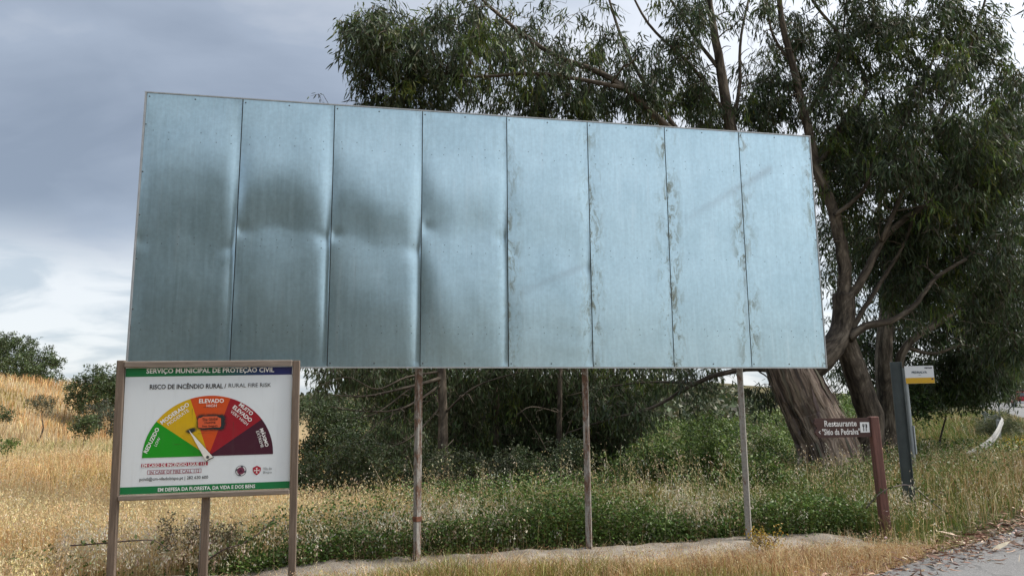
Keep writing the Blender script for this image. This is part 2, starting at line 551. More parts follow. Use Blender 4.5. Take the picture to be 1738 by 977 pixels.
def terrain_z(x, y, d=None):
    x = np.asarray(x, float); y = np.asarray(y, float)
    if d is None: d = road_d(x, y)
    z = road_z(np.minimum(y, 90))
    side = 1 - S((-x - 0.2 * y + 1) / 9)                # no ravine on the hill side
    z = z - 6.5 * S((d - 3.8) / 27) * side * S((30 - x) / 10) - 5.0 * S((d - 5.5) / 32) * side * S((x - 20) / 10)
    z = z + 10.5 * S((d - 42) / 75) * side + 4.0 * S((d - 120) / 200) * side
    z = z + 2.75 * S((-x - 16.5) / 9.5) * S((y - 13) / 20) * (1 - 0.7 * S((y - 36) / 30))
    z = z - 1.5 * S((y - 45) / 60) * (1 - side)
    b = S((d - 0.8) / 4)
    z = z + b * (0.10 * fbm(x, y, 0.35, 3) + 0.03 * fbm(x, y, 1.7, 4))
    z = z - 0.12 * S((-d - 0.2) / 0.5) * S((ROAD_W + d - 0.2) / 0.5)   # road bed
    bxx = (x - BO[0]) * BD[0] + (y - BO[1]) * BD[1]; bnn = (x - BO[0]) * BN[0] + (y - BO[1]) * BN[1]
    z = z - (0.20 - 0.012 * np.clip(bxx, 0, 8)) * np.exp(-((bnn - .1) / 1.0) ** 2) * S((bxx + 3.5) / 3) * S((9.5 - bxx) / 2)
    bk = S((-d - ROAD_W - 2) / 14)
    z = z + bk * 2.6 * S((-x + 12) / 20) + bk * .5 * fbm(x, y, 0.2, 8)   # bank across the road
    return z


def green_mask(x, y, d):
    """1 where weeds and brambles grow, 0 in the dry grass"""
    g = S((x + 0.10 * y + 1.9 + 0.8 * fbm(x, y, 0.8, 11)) / 2.4) * S((y - 8.6) / 0.8)
    return g


def build_ground():
    nr, na = 210, 420
    r = np.concatenate([[0.05], np.geomspace(0.8, 1800, nr)])
    a = np.linspace(0, 2 * np.pi, na, endpoint=False)
    R, A = np.meshgrid(r, a, indexing='ij')
    x = (R * np.sin(A)).ravel(); y = (R * np.cos(A)).ravel()
    d = road_d(x, y)
    z = terrain_z(x, y, d)
    far = S((R.ravel() - 150) / 500)
    z = z + far * (3.0 + 8 * fbm(x, y, 0.006, 21) * S((R.ravel() - 220) / 300)) * S(y / 80)
    n = len(r)
    i = np.arange(n - 1)[:, None] * na; j = np.arange(na)[None]; k = (j + 1) % na
    F = np.stack([i + j, i + k, i + na + k, i + na + j], -1).reshape(-1, 4)[:, ::-1]
    t = np.zeros((len(x), 3)); t[:, 1] = np.clip(green_mask(x, y, d) + S((R.ravel() - 60) / 60) * .85, 0, 1)
    t[:, 2] = S((R.ravel() - 40) / 50)
    me = mesh_np('ground', np.stack([x, y, z], 1), F, t, smooth=True)
    obj('ground', me, ground_mat(), kind='structure')


def build_road():
    w = np.array([-0.35, 0, 0.35, 1.0, 2.0, 3.1, 4.2, 5.2, 6.2, 6.5])
    n = len(EDGEC)
    jag = 0.10 * fbm(EDGEC[:, 0], EDGEC[:, 1], 1.6, 5) + 0.04 * fbm(EDGEC[:, 0], EDGEC[:, 1], 6, 6)
    V = np.zeros((n, len(w), 3))
    for k, wk in enumerate(w):
        off = wk + (jag if k < 2 else 0) * (1 if k < 2 else 0)
        P = EDGEC - ENRM * np.asarray(off).reshape(-1, 1)
        z = road_z(np.minimum(P[:, 1], 90))
        V[:, k, :2] = P
        V[:, k, 2] = z + 0.012 + 0.02 * math.sin(max(0, min(1, wk / 6.2)) * math.pi) - (0.14 if k in (0, len(w) - 1) else 0)
    i = np.arange(n - 1)[:, None] * len(w); j = np.arange(len(w) - 1)[None]
    F = np.stack([i + j, i + len(w) + j, i + len(w) + j + 1, i + j + 1], -1).reshape(-1, 4)[:, ::-1]
    obj('road', mesh_np('road', V.reshape(-1, 3), F, smooth=True), asphalt_mat(), kind='structure')


def tz1(x, y):
    return float(terrain_z(np.array([x]), np.array([y]))[0])


def build_dirt():
    nu, nv = 150, 26
    u = np.linspace(-0.55, 8.75, nu); v = np.linspace(0, 1, nv)
    V = np.zeros((nu, nv, 3))
    front = 0.62 + 0.22 * fbm(u, u * 0, 1.2, 31); back = -0.42 + 0.10 * fbm(u, u * 0, 2.0, 32)
    end = S((u + 0.55) / 0.8) * S((8.75 - u) / 0.9)
    for j, t in enumerate(v):
        off = (back + (front - back) * t) * (0.15 + 0.85 * end)
        P = BO[None] + u[:, None] * BD + off[:, None] * BN
        z = terrain_z(P[:, 0], P[:, 1])
        prof = S(t / 0.12) * S((1 - t) / 0.35)
        V[:, j, :2] = P[:, :2]
        V[:, j, 2] = z - 0.05 + prof * end * (0.125 + 0.03 * fbm(P[:, 0], P[:, 1], 3.0, 33) + 0.012 * fbm(P[:, 0], P[:, 1], 14, 34))
    i = np.arange(nu - 1)[:, None] * nv; j = np.arange(nv - 1)[None]
    F = np.stack([i + j, i + nv + j, i + nv + j + 1, i + j + 1], -1).reshape(-1, 4)[:, ::-1]
    obj('dirt_strip', mesh_np('dirt_strip', V.reshape(-1, 3), F[:, ::-1], smooth=True), dirt_mat(), kind='structure')


build_ground()
build_road()
build_dirt()


# ------------------------------------------------------------------ billboard
def build_billboard():
    root = empty('billboard', (*BO[:2], 0.0), 'large blank galvanised metal billboard of eight sheets on rusty posts', 'billboard', rot=(0, 0, YAW))
    H = 2.972
    zb = BO[2]
    r = np.random.default_rng(5)
    def bp(a_, b_):            # photo pixel to (metres along, metres up) on the board
        d_ = FWD + RIGHT * (a_ - 869.0) / FPX - UP * (b_ - 488.5) / FPX
        P_ = EYE + d_ * (((BO - EYE) @ BN) / (d_ @ BN))
        return np.array([(P_ - BO) @ BD, P_[2] - BO[2]])
    SCUFFS = [(bp(1165, 372), bp(1305, 288), .05, .42), (bp(870, 500), bp(985, 455), .045, .32), (bp(1240, 350), bp(1270, 332), .03, .35), (bp(1252, 300), bp(1262, 420), .012, .5),
              (bp(1262, 440), bp(1268, 560), .012, .45), (bp(1385, 300), bp(1392, 400), .015, .35), (bp(1122, 270), bp(1126, 400), .02, .35)]
    amp_l = [0.95, 1.15, 1.25, 1.1, 0.7, 0.35, 0.22, 0.2]
    dirt = [0.12, 0.10, 0.10, 0.25, 0.8, 1.0, 1.0, 0.9]
    for i in range(8):
        nu, nv = 37, 109
        u, v = np.meshgrid(np.linspace(0, 1, nu), np.linspace(0, 1, nv), indexing='ij')   # v upward
        t = 1 - v
        a = amp_l[i]
        # the sheet is held at the top rail, the middle rail and the bottom rail, and bellies out between them
        mid = 0.525 + (.045, -.02, .015, -.035, .05, 0, 0, 0)[i] + 0.014 * np.sin(u * 5.1 + i * 2.1) + 0.008 * np.sin(u * 11 + i)
        up_ = np.where(t < mid, np.sin(np.pi * np.clip(t / mid, 0, 1) ** (1.1, 1.45, 1.3, 1.5, 1.2, 1.2, 1.2, 1.2)[i]), 0)
        dn_ = np.where(t >= mid, np.sin(np.pi * np.clip((t - mid) / (1 - mid), 0, 1) ** 0.9), 0)
        cross = 1 - np.abs(2 * u - 1) ** 5
        skew = 1 + 0.5 * (u - 0.5) * (1, -.6, .7, -1, .4, .6, -.5, .5)[i]
        dsp = a * (0.021 * (.85, 1.05, 1., .8, .8, 1, 1, 1)[i] * np.abs(up_) ** (2.1, 1.5, 1.7, 1.9, 2, 2, 2, 2)[i] + 0.015 * (.45, .9, .7, 1., .8, .8, .8, .8)[i] * np.abs(dn_) ** (2.2, 1.5, 1.8, 1.6, 2, 2, 2, 2)[i]) * cross * skew
        # sharp roll of the sheet into its right hand lap
        lap = np.exp(-((1 - u) / 0.07) ** 2) * (0.35 + 0.65 * np.exp(-((t - (0.62 + 0.05 * (i % 3))) / 0.28) ** 2))
        dsp = dsp - a * 0.010 * lap
        dsp = dsp + a * 0.0030 * fbm(u * 1.0 + i * 3.1, t * 3.0 + i, 3.2, 100 + i) * np.minimum(1, np.minimum(u, 1 - u) / .15) * np.minimum(1, np.minimum(t, 1 - t) / .06)
        for k in range(7):      # shallow random dents
            cu, cv, s1, s2 = r.uniform(.1, .9), r.uniform(.1, .9), r.uniform(.10, .3), r.uniform(.06, .2)
            dsp = dsp + a * r.normal() * 0.0028 * np.exp(-((u - cu) / s1) ** 2 - ((v - cv) / s2) ** 2)
        # pinched creases at the middle rail
        for cu, sg in ((0.04, 1), (0.93, -1)):
            dsp = dsp - a * 0.006 * np.exp(-((u - cu) / 0.08) ** 2 - ((t - mid + 0.02 * sg) / 0.025) ** 2)
        x = u * 0.9895 + 0.00525
        hold = S(np.minimum(1, np.minimum(u, 1 - u) / 0.02)) * S(np.minimum(1, np.minimum(v, 1 - v) / 0.02))
        V = np.stack([x, -0.006 - dsp * hold, v * H], -1).reshape(-1, 3)
        ii = np.arange(nu - 1)[:, None] * nv; jj = np.arange(nv - 1)[None]
        F = np.stack([ii + jj, ii + nv + jj, ii + nv + jj + 1, ii + jj + 1], -1).reshape(-1, 4)
        n0 = len(V)
        # thin back sheet so the panel has thickness
        Vb = V.copy(); Vb[:, 1] += 0.0025
        border = list(range(0, nv)) + [k * nv + nv - 1 for k in range(1, nu)] + [(nu - 1) * nv + k for k in range(nv - 2, -1, -1)] + [k * nv for k in range(nu - 2, 0, -1)]
        b = np.array(border); b2 = np.roll(b, -1)
        nb = len(b); kb = np.arange(nb)
        Fr = np.stack([kb, np.roll(kb, -1), np.roll(kb, -1) + nb, kb + nb], 1) + 2 * n0
        A = np.zeros((2 * n0 + 2 * nb, 3)); A[:] = dirt[i]
        sc_ = np.zeros(n0)
        gu = (u + i).ravel(); gz = (v * H).ravel()
        for (p0, p1, wd, st_) in SCUFFS:
            dd_ = p1 - p0; tt_ = np.clip(((gu - p0[0]) * dd_[0] + (gz - p0[1]) * dd_[1]) / (dd_ @ dd_), 0, 1)
            dist_ = np.hypot(gu - p0[0] - tt_ * dd_[0], gz - p0[1] - tt_ * dd_[1])
            sc_ = np.maximum(sc_, st_ * np.exp(-(dist_ / wd) ** 2) * (0.35 + 0.65 * tt_))
        A2 = np.zeros((len(A), 3)); A2[:n0] = sc_[:, None]
        me = mesh_np('panel', np.concatenate([V, Vb, V[b], Vb[b]]), np.concatenate([F, F[:, ::-1] + n0, Fr]), None, {'bk': A, 'scuff': A2}, smooth=True)
        p = obj('panel', me, M_GALV, root, (i, 0, zb))
        # screws and rivets of this sheet
        s = Soup()
        pts = []
        for row in (0.145, 0.175, 0.535, 0.562, 0.85, 0.875):
            for k in range(6):
                if r.random() < 0.78: pts.append((0.10 + 0.16 * k + r.normal() * 0.008, row + r.normal() * 0.002, 0.0060))
        for k in (0.03, 0.5):
            pts += [(k, 0.013, 0.011), (k, 0.988, 0.011)]
        if i == 0: pts += [(0.014, q, 0.010) for q in (0.12, 0.3, 0.46, 0.62, 0.8)]
        if i == 7: pts += [(0.985, q, 0.010) for q in (0.02, 0.1, 0.28, 0.46, 0.63, 0.8, 0.985)]
        DS = (dsp * hold)
        for (pu, pt, pr_) in pts:
            iu, iv = min(nu - 1, max(0, round(pu * (nu - 1)))), min(nv - 1, max(0, round((1 - pt) * (nv - 1))))
            yy = -0.007 - DS[iu, iv]
            an = np.arange(6) / 6 * 2 * np.pi
            ring = np.stack([pu + pr_ * np.cos(an), np.full(6, yy + 0.003), (1 - pt) * H + pr_ * np.sin(an)], 1)
            ring2 = np.stack([pu + .6 * pr_ * np.cos(an), np.full(6, yy - 0.003), (1 - pt) * H + .6 * pr_ * np.sin(an)], 1)
            k6 = np.arange(6); kn = (k6 + 1) % 6
            s.add(np.concatenate([ring, ring2]), np.array([[6, 7, 8], [6, 8, 9], [6, 9, 10], [6, 10, 11]]), np.stack([k6, kn, kn + 6, k6 + 6], 1))
        obj('rivets', s.mesh('rivets'), M_SCREW, p, kind='stuff')
    # edge angle and rails
    def part(name, V, F, mat):
        return obj(name, mesh_np(name, V, F), mat, root)
    part('edge_trim', boxv(-0.018, -0.001, -0.014, 0.05, zb - 0.004, zb + H + 0.004), BOXF, M_ZINC)
    part('edge_trim', boxv(8.001, 8.012, -0.012, 0.05, zb - 0.004, zb + H + 0.004), BOXF, M_ZINC)
    part('edge_trim', boxv(-0.02, 8.014, -0.014, 0.05, zb + H + 0.001, zb + H + 0.014), BOXF, M_ZINC)
    part('edge_trim', boxv(-0.02, 8.014, -0.008, 0.05, zb - 0.016, zb - 0.001), BOXF, M_ZINC)
    for t in (0.14, 0.53, 0.86):
        part('rail', boxv(0.02, 7.98, 0.052, 0.11, zb + H * (1 - t) - 0.03, zb + H * (1 - t) + 0.03), BOXF, M_DARKMETAL)
    for i in range(1, 8):
        part('batten', boxv(i - 0.02, i + 0.02, 0.020, 0.05, zb + 0.01, zb + H - 0.01), BOXF, M_DARKMETAL)
    # posts: square tube set a little askew
    for k, u in enumerate((0.80, 3.0, 4.95, 6.93)):
        P = BO + BD * u - BN * 0.17
        g = tz1(P[0], P[1]) - 0.25
        hw = 0.033
        V = boxv(-hw, hw, -hw, hw, g, zb + H - 0.1)
        po = obj('post', mesh_np('post', V, BOXF), M_RUST_LESS if k == 3 else M_RUST, root, (u, 0.17, 0))
        po.rotation_euler = (0, 0, math.radians((32, 34, -27, -36)[k]) - YAW * 0)
        bevel(po, 0.006, 2)
        if k == 1:
            c = obj('collar', mesh_np('collar', boxv(-.039, .039, -.039, .039, 0.34, 0.395), BOXF), M_RUSTCOLLAR, po)
            bevel(c, 0.005, 2)


build_billboard()

# ------------------------------------------------------------------ lettering
INK = {}


def ink(c, rough=0.45, dirt=0.1):
    if c not in INK: INK[c] = printmat('print', c, rough, dirt)
    return INK[c]


def text_mesh(body, bold=0.0):
    cu = bpy.data.curves.new('lettering', 'FONT')
    cu.body = body; cu.size = 1.0; cu.align_x = 'CENTER'; cu.align_y = 'CENTER'; cu.offset = bold; cu.resolution_u = 2
    o = bpy.data.objects.new('lettering', cu); COL.objects.link(o)
    dg = bpy.context.evaluated_depsgraph_get()
    dg.update()
    me = bpy.data.meshes.new_from_object(o.evaluated_get(dg))
    bpy.data.objects.remove(o); bpy.data.curves.remove(cu)
    co = np.zeros(len(me.vertices) * 3); me.vertices.foreach_get('co', co); co = co.reshape(-1, 3)
    lo, hi = co.min(0), co.max(0)
    co -= (lo + hi) / 2
    me.vertices.foreach_set('co', co.ravel())
    me.name = 'lettering'
    return me, hi - lo


def put_text(body, x, z, width, parent, colour, y=-0.004, rot=0.0, bold=0.0, height=None, name='lettering'):
    """flat print in the parent's xz plane facing -y; width in metres"""
    me, size = text_mesh(body, bold)
    sx = width / size[0]; sz = height / size[1] if height else sx
    me.materials.clear()
    o = obj(name, me, ink(colour), parent, (x, y, z))
    ca, sa = math.cos(rot), math.sin(rot)
    Mx = Matrix(((ca * sx, -sa * sz, 0, x), (0, 0, 1, y), (sa * sx, ca * sz, 0, z), (0, 0, 0, 1)))
    Mx[1][2] = -1 if False else 1
    # x -> right, y -> up (z), z -> towards the viewer (-y)
    Mx = Matrix(((ca * sx, -sa * sz, 0, x), (0, 0, -1, y), (sa * sx, ca * sz, 0, z), (0, 0, 0, 1)))
    me.transform(Mx); o.location = (0, 0, 0)
    return o


def flat(name, poly, y, parent, mat):
    """flat polygon in the xz plane, facing -y"""
    n = len(poly)
    V = np.array([(p[0], y, p[1]) for p in poly], float)
    me = bpy.data.meshes.new(name)
    me.from_pydata([tuple(v) for v in V], [], [list(range(n))])
    return obj(name, me, mat, parent)


# ------------------------------------------------------------------ fire risk sign
def build_fire_sign():
    # fitted: lower left board corner, yaw, in-plane tilt
    O = np.array([-3.537, 6.9, 0.823]); yaw, rl = 0.189, -0.011
    Wd, Hd = 1.453, 1.134
    g = -0.02
    root = empty('fire_risk_sign', (O[0], O[1], g), 'white rural fire risk sign with coloured half dial in a wooden frame', 'sign', rot=(math.radians(2.0), -rl * -1, yaw))
    z0 = O[2] - g
    pw = 0.066
    for nm, x, top, base in (('post', -0.050, Hd + 0.072, -0.4), ('post', Wd + 0.048, Hd + 0.058, -0.4)):
        o = obj(nm, mesh_np(nm, boxv(-pw / 2, pw / 2, -0.035, 0.030, base, z0 + top), BOXF), M_WOOD_V, root, (x, 0, 0)); bevel(o, 0.006)
    o = obj('post', mesh_np('post', boxv(-0.031, 0.031, 0.0, 0.06, -0.4, z0 - 0.045), BOXF), M_WOOD_V, root, (Wd / 2 - 0.005, 0, 0)); bevel(o, 0.006)
    o = obj('rail', mesh_np('rail', boxv(-0.015, Wd + 0.013, -0.045, 0.02, z0 + Hd + 0.003, z0 + Hd + 0.062), BOXF), M_WOOD_H, root); bevel(o, 0.008)
    o = obj('rail', mesh_np('rail', boxv(-0.015, Wd + 0.013, -0.045, 0.02, z0 - 0.050, z0 - 0.004), BOXF), M_WOOD_H, root); bevel(o, 0.008)
    board = obj('board', mesh_np('board', boxv(-0.012, Wd + 0.010, 0.0, 0.012, 0, Hd), BOXF), ink((0.68, 0.74, 0.79), 0.6, 0.06), root, (0, 0, z0))

    def uv(zx, zy):            # from the enlarged view of the board to metres on it
        xl = 110 - 35 * (zy - 88) / 540; xr = 808 - 20 * (zy - 97) / 525
        yt = 88 + 9 * (zx - 110) / 698; yb = 628 - 13 * (zx - 75) / 713
        return ((zx - xl) / (xr - xl) * Wd, (yb - zy) / (yb - yt) * Hd)
    sx = Wd / 709.0
    # bands
    m, nt, p, N, L = mat_new('green_to_blue_band')
    gx = N('ShaderNodeSeparateXYZ'); L(coord(nt), gx.inputs[0])
    mr = N('ShaderNodeMapRange'); L(gx.outputs[0], mr.inputs[0]); mr.inputs[1].default_value = 0.15; mr.inputs[2].default_value = Wd - 0.15
    L(ramp(nt, mr.outputs[0], (0.0, (0.0, 0.16, 0.042)), (0.55, (0.004, 0.12, 0.05)), (0.8, (0.01, 0.04, 0.11)), (1.0, (0.01, 0.016, 0.12))), p.inputs['Base Color'])
    flat('header_band', [(-0.010, Hd * 0.930), (Wd + 0.008, Hd * 0.934), (Wd + 0.008, Hd - 0.001), (-0.010, Hd - 0.001)], -0.002, board, m)
    flat('footer_band', [(-0.010, 0.002), (Wd + 0.008, 0.002), (Wd + 0.008, Hd * 0.058), (-0.010, Hd * 0.058)], -0.002, board, ink((0.0, 0.17, 0.048)))
    # dial
    cx, cz = uv(443, 472); rx, rz = 0.394 * Wd, 0.487 * Hd
    cols = [(0.004, 0.28, 0.008), (0.58, 0.37, 0.003), (0.56, 0.070, 0.008), (0.28, 0.004, 0.016), (0.050, 0.005, 0.022)]
    for k in range(5):
        a0, a1 = math.pi - k * math.pi / 5, math.pi - (k + 1) * math.pi / 5
        arc = [(cx + rx * math.cos(a0 + (a1 - a0) * q / 14), cz + rz * math.sin(a0 + (a1 - a0) * q / 14)) for q in range(15)]
        flat('dial_segment', ([(cx, cz)] + arc)[::-1], -0.002, board, ink(cols[k], 0.4, 0.1))
    WH = (0.80, 0.82, 0.82); BK = (0.02, 0.02, 0.025); RD = (0.36, 0.012, 0.05)

    def T(body, zx, zy, w, col, rot=0, bold=0.0, h=None, y=-0.004):
        x, z = uv(zx, zy)
        r = math.radians(rot)
        put_text(body, x, z, w * sx, board, col, y, r, bold, h * sx if h else None)
    T('SERVIÇO MUNICIPAL DE PROTEÇÃO CIVIL', 461, 105.5, 552, WH, 0, 0.018, 32)
    T('RISCO DE INCÊNDIO RURAL /', 363, 170, 326, BK, 0, 0.020, 27)
    T('RURAL FIRE RISK', 626, 173, 186, BK, 0, 0.0, 18)
    T('ELEVADO', 460, 237, 107, WH, 0, 0.022)
    T('HIGH', 460, 258, 43, WH)
    T('MODERADO', 304, 287, 140, WH, 36, 0.022)
    T('MODERATE', 317, 304, 106, WH, 36)
    T('REDUZIDO', 205, 400, 118, WH, 66, 0.022)
    T('LOW', 229, 407, 40, WH, 66)
    T('MUITO', 608, 276, 74, WH, -40, 0.022)
    T('ELEVADO', 592, 295, 104, WH, -40, 0.022)
    T('VERY HIGH', 578, 312, 96, WH, -40)
    T('MÁXIMO', 687, 398, 86, WH, -71, 0.022)
    T('EXTREME', 666, 405, 78, WH, -72)
    bx0, bz0 = uv(160, 514); bx1, bz1 = uv(440, 496)
    flat('hotline_band', [(bx0, bz0), (bx1, bz0), (bx1, bz1), (bx0, bz1)], -0.002, board, ink(RD))
    T('EM CASO DE INCÊNDIO LIGUE 112', 299, 503.5, 268, WH, 0, 0.02, 18)
    bx0, bz0 = uv(184, 545); bx1, bz1 = uv(412, 524); t = 0.0035
    for nm, P in (('outline', [(bx0, bz0), (bx1, bz0), (bx1, bz0 + t), (bx0, bz0 + t)]), ('outline', [(bx0, bz1 - t), (bx1, bz1 - t), (bx1, bz1), (bx0, bz1)]),
                  ('outline', [(bx0, bz0 + t), (bx0 + t, bz0 + t), (bx0 + t, bz1 - t), (bx0, bz1 - t)]), ('outline', [(bx1 - t, bz0 + t), (bx1, bz0 + t), (bx1, bz1 - t), (bx1 - t, bz1 - t)])):
        flat(nm, P, -0.002, board, ink((0.28, 0.02, 0.06)))
    T('IN CASE OF FIRE CALL 112', 299, 535, 208, (0.26, 0.02, 0.06), 0, 0.008, 14)
    T('pcivil@cm-viladobispo.pt | 282 630 600', 296, 564, 287, BK, 0, 0.010, 19)
    T('EM DEFESA DA FLORESTA, DA VIDA E DOS BENS', 435, 607.5, 412, WH, 0, 0.02, 19)
    # round civil protection emblem
    ex, ez = uv(581, 537)

    def disc(r, y, mat, nm, n=24, c=None):
        c = c or (ex, ez)
        flat(nm, [(c[0] + r * math.cos(q / n * 6.2832), c[1] + r * math.sin(q / n * 6.2832)) for q in range(n)], y, board, mat)
    disc(24 * sx, -0.0020, ink((0.09, 0.10, 0.13)), 'emblem_ring')
    disc(21.5 * sx, -0.0028, ink((0.62, 0.64, 0.66)), 'emblem_field')
    disc(16 * sx, -0.0044, ink((0.15, 0.03, 0.07)), 'emblem_disc')
    for q in range(4):
        a = q * math.pi / 2 + 1.05
        ri, ro = 14 * sx, 22.5 * sx
        pts = [(ex + ri * math.cos(a - .35), ez + ri * math.sin(a - .35)), (ex + ro * math.cos(a + .15), ez + ro * math.sin(a + .15)),
               (ex + ro * math.cos(a + .65), ez + ro * math.sin(a + .65)), (ex + ri * math.cos(a + .3), ez + ri * math.sin(a + .3))]
        flat('emblem_blade', pts, -0.0036, board, ink((0.07, 0.08, 0.10)))
    flat('emblem_triangle', [(ex - 9 * sx, ez - 6 * sx), (ex + 9 * sx, ez - 6 * sx), (ex, ez + 9 * sx)], -0.0052, board, ink((0.055, 0.006, 0.03)))
    # red crest with a white cross
    ex, ez = uv(650, 537)
    crest = [(-18, 12), (0, 21), (18, 12), (17, -3), (10, -14), (0, -21), (-10, -14), (-17, -3)]
    flat('crest', [(ex + a * sx, ez + b * sx) for a, b in crest][::-1], -0.0020, board, ink((0.38, 0.005, 0.03)))
    for rot in range(4):
        ca, sa = math.cos(rot * math.pi / 2), math.sin(rot * math.pi / 2)
        q = [(-1.6, 0.0), (1.6, 0.0), (2.0, 8.0), (5.2, 13.0), (0, 11.5), (-5.2, 13.0), (-2.0, 8.0)]
        flat('crest_cross', [(ex + (a * ca - b * sa) * sx, ez + (a * sa + b * ca) * sx) for a, b in q], -0.0028 - 0.0004 * rot, board, ink((0.75, 0.68, 0.68)))
    T('Vila do', 697, 530, 38, (0.16, 0.18, 0.19), 0, 0.0, 13)
    T('Bispo', 697, 547, 38, (0.16, 0.18, 0.19), 0, 0.0, 14)
    # spray painted patch and the orange note scrawled on it
    m, nt, p, N, L = mat_new('sprayed_paint')
    p.inputs['Base Color'].default_value = (0.008, 0.022, 0.026, 1)
    L(attr(nt, 'bk', 2), p.inputs['Alpha'])
    gx, gy = np.meshgrid(np.linspace(335, 548, 72), np.linspace(276, 392, 44), indexing='ij')
    V = np.array([(*uv(a_, b_),) for a_, b_ in zip(gx.ravel(), gy.ravel())])
    V = np.stack([V[:, 0], np.full(len(V), -0.0055), V[:, 1]], 1)
    q1 = np.hypot(np.maximum(np.abs(gx - 458) - 40, 0) / 30, np.maximum(np.abs(gy - 328) - 18, 0) / 22)
    q2 = np.hypot((gx - 372) / 34, (gy - 362 + (gx - 372) * .25) / 15)
    q3 = np.hypot((gx - 500) / 26, (gy - 350) / 20)
    q = np.minimum(np.minimum(q1, q2 * 1.05), q3) + .16 * fbm(gx, gy, .09, 91) + .06 * fbm(gx, gy, .5, 92)
    al = np.clip(1.25 * (1 - S((q - .15) / .85)), 0, .96).ravel()
    i_ = np.arange(71)[:, None] * 44; j_ = np.arange(43)[None]
    Fq = np.stack([i_ + j_, i_ + j_ + 1, i_ + 44 + j_ + 1, i_ + 44 + j_], -1).reshape(-1, 4)
    obj('spray_paint', mesh_np('spray_paint', V, Fq, None, {'bk': np.repeat(al[:, None], 3, 1)}), m, board)
    pts = [(402, 350), (401, 320), (404, 310), (414, 308), (424, 303), (482, 303), (490, 309), (499, 312), (499, 345), (493, 352), (480, 350), (420, 353)]
    flat('orange_note', [uv(*q) for q in pts][::-1], -0.007, board, ink((0.62, 0.10, 0.035)))
    T('The Global', 452, 315, 66, (0.03, 0.006, 0.006), 3, 0.012, 13, -0.0085)
    T('Heating', 453, 330, 46, (0.03, 0.006, 0.006), 4, 0.012, 13, -0.0085)
    T('has begun', 452, 345, 64, (0.03, 0.006, 0.006), 1, 0.012, 12, -0.0085)
    # scratches across the face
    for (a, b, c, d_) in ((425, 264, 520, 262), (552, 330, 553, 385), (378, 270, 376, 330), (400, 376, 458, 374), (300, 420, 345, 418)):
        p0, p1 = uv(a, b), uv(c, d_)
        dx, dz = p1[0] - p0[0], p1[1] - p0[1]; l = math.hypot(dx, dz); nx, nz_ = -dz / l * 0.0014, dx / l * 0.0014
        flat('scratch', [(p0[0] - nx, p0[1] - nz_), (p1[0], p1[1]), (p0[0] + nx, p0[1] + nz_)], -0.0046, board, ink((0.07, 0.03, 0.02)))
    # pointer: black edged white arrow held off the board by its pivot
    def nd(k, grow, y, mat, nm, th):
        q = np.array([(-.31, .44), (-.030, -.080), (.012, -.045), (.075, -.018)])
        c = q.mean(0); dirn = nrm(q - c)
        q = q + dirn * grow
        P = [(cx + a * rx, cz + b * rz) for a, b in q]
        V = [(a, y, b) for a, b in P] + [(a, y + th, b) for a, b in P]
        F = [[0, 1, 2, 3], [7, 6, 5, 4]] + [[i, (i + 4), (i + 1) % 4 + 4, (i + 1) % 4] for i in range(4)]
        me = bpy.data.meshes.new(nm); me.from_pydata(V, [], F)
        return obj(nm, me, mat, board)
    nd(0, 0.016, -0.016, ink((0.02, 0.02, 0.02)), 'needle_edge', 0.003)
    nd(0, 0.0, -0.019, ink((0.72, 0.72, 0.68)), 'needle', 0.0025)
    disc(0.014, -0.0215, M_SCREW, 'pivot', 12, (cx - 0.003, cz - 0.008))
    # rusty clips along the frame
    return root


build_fire_sign()


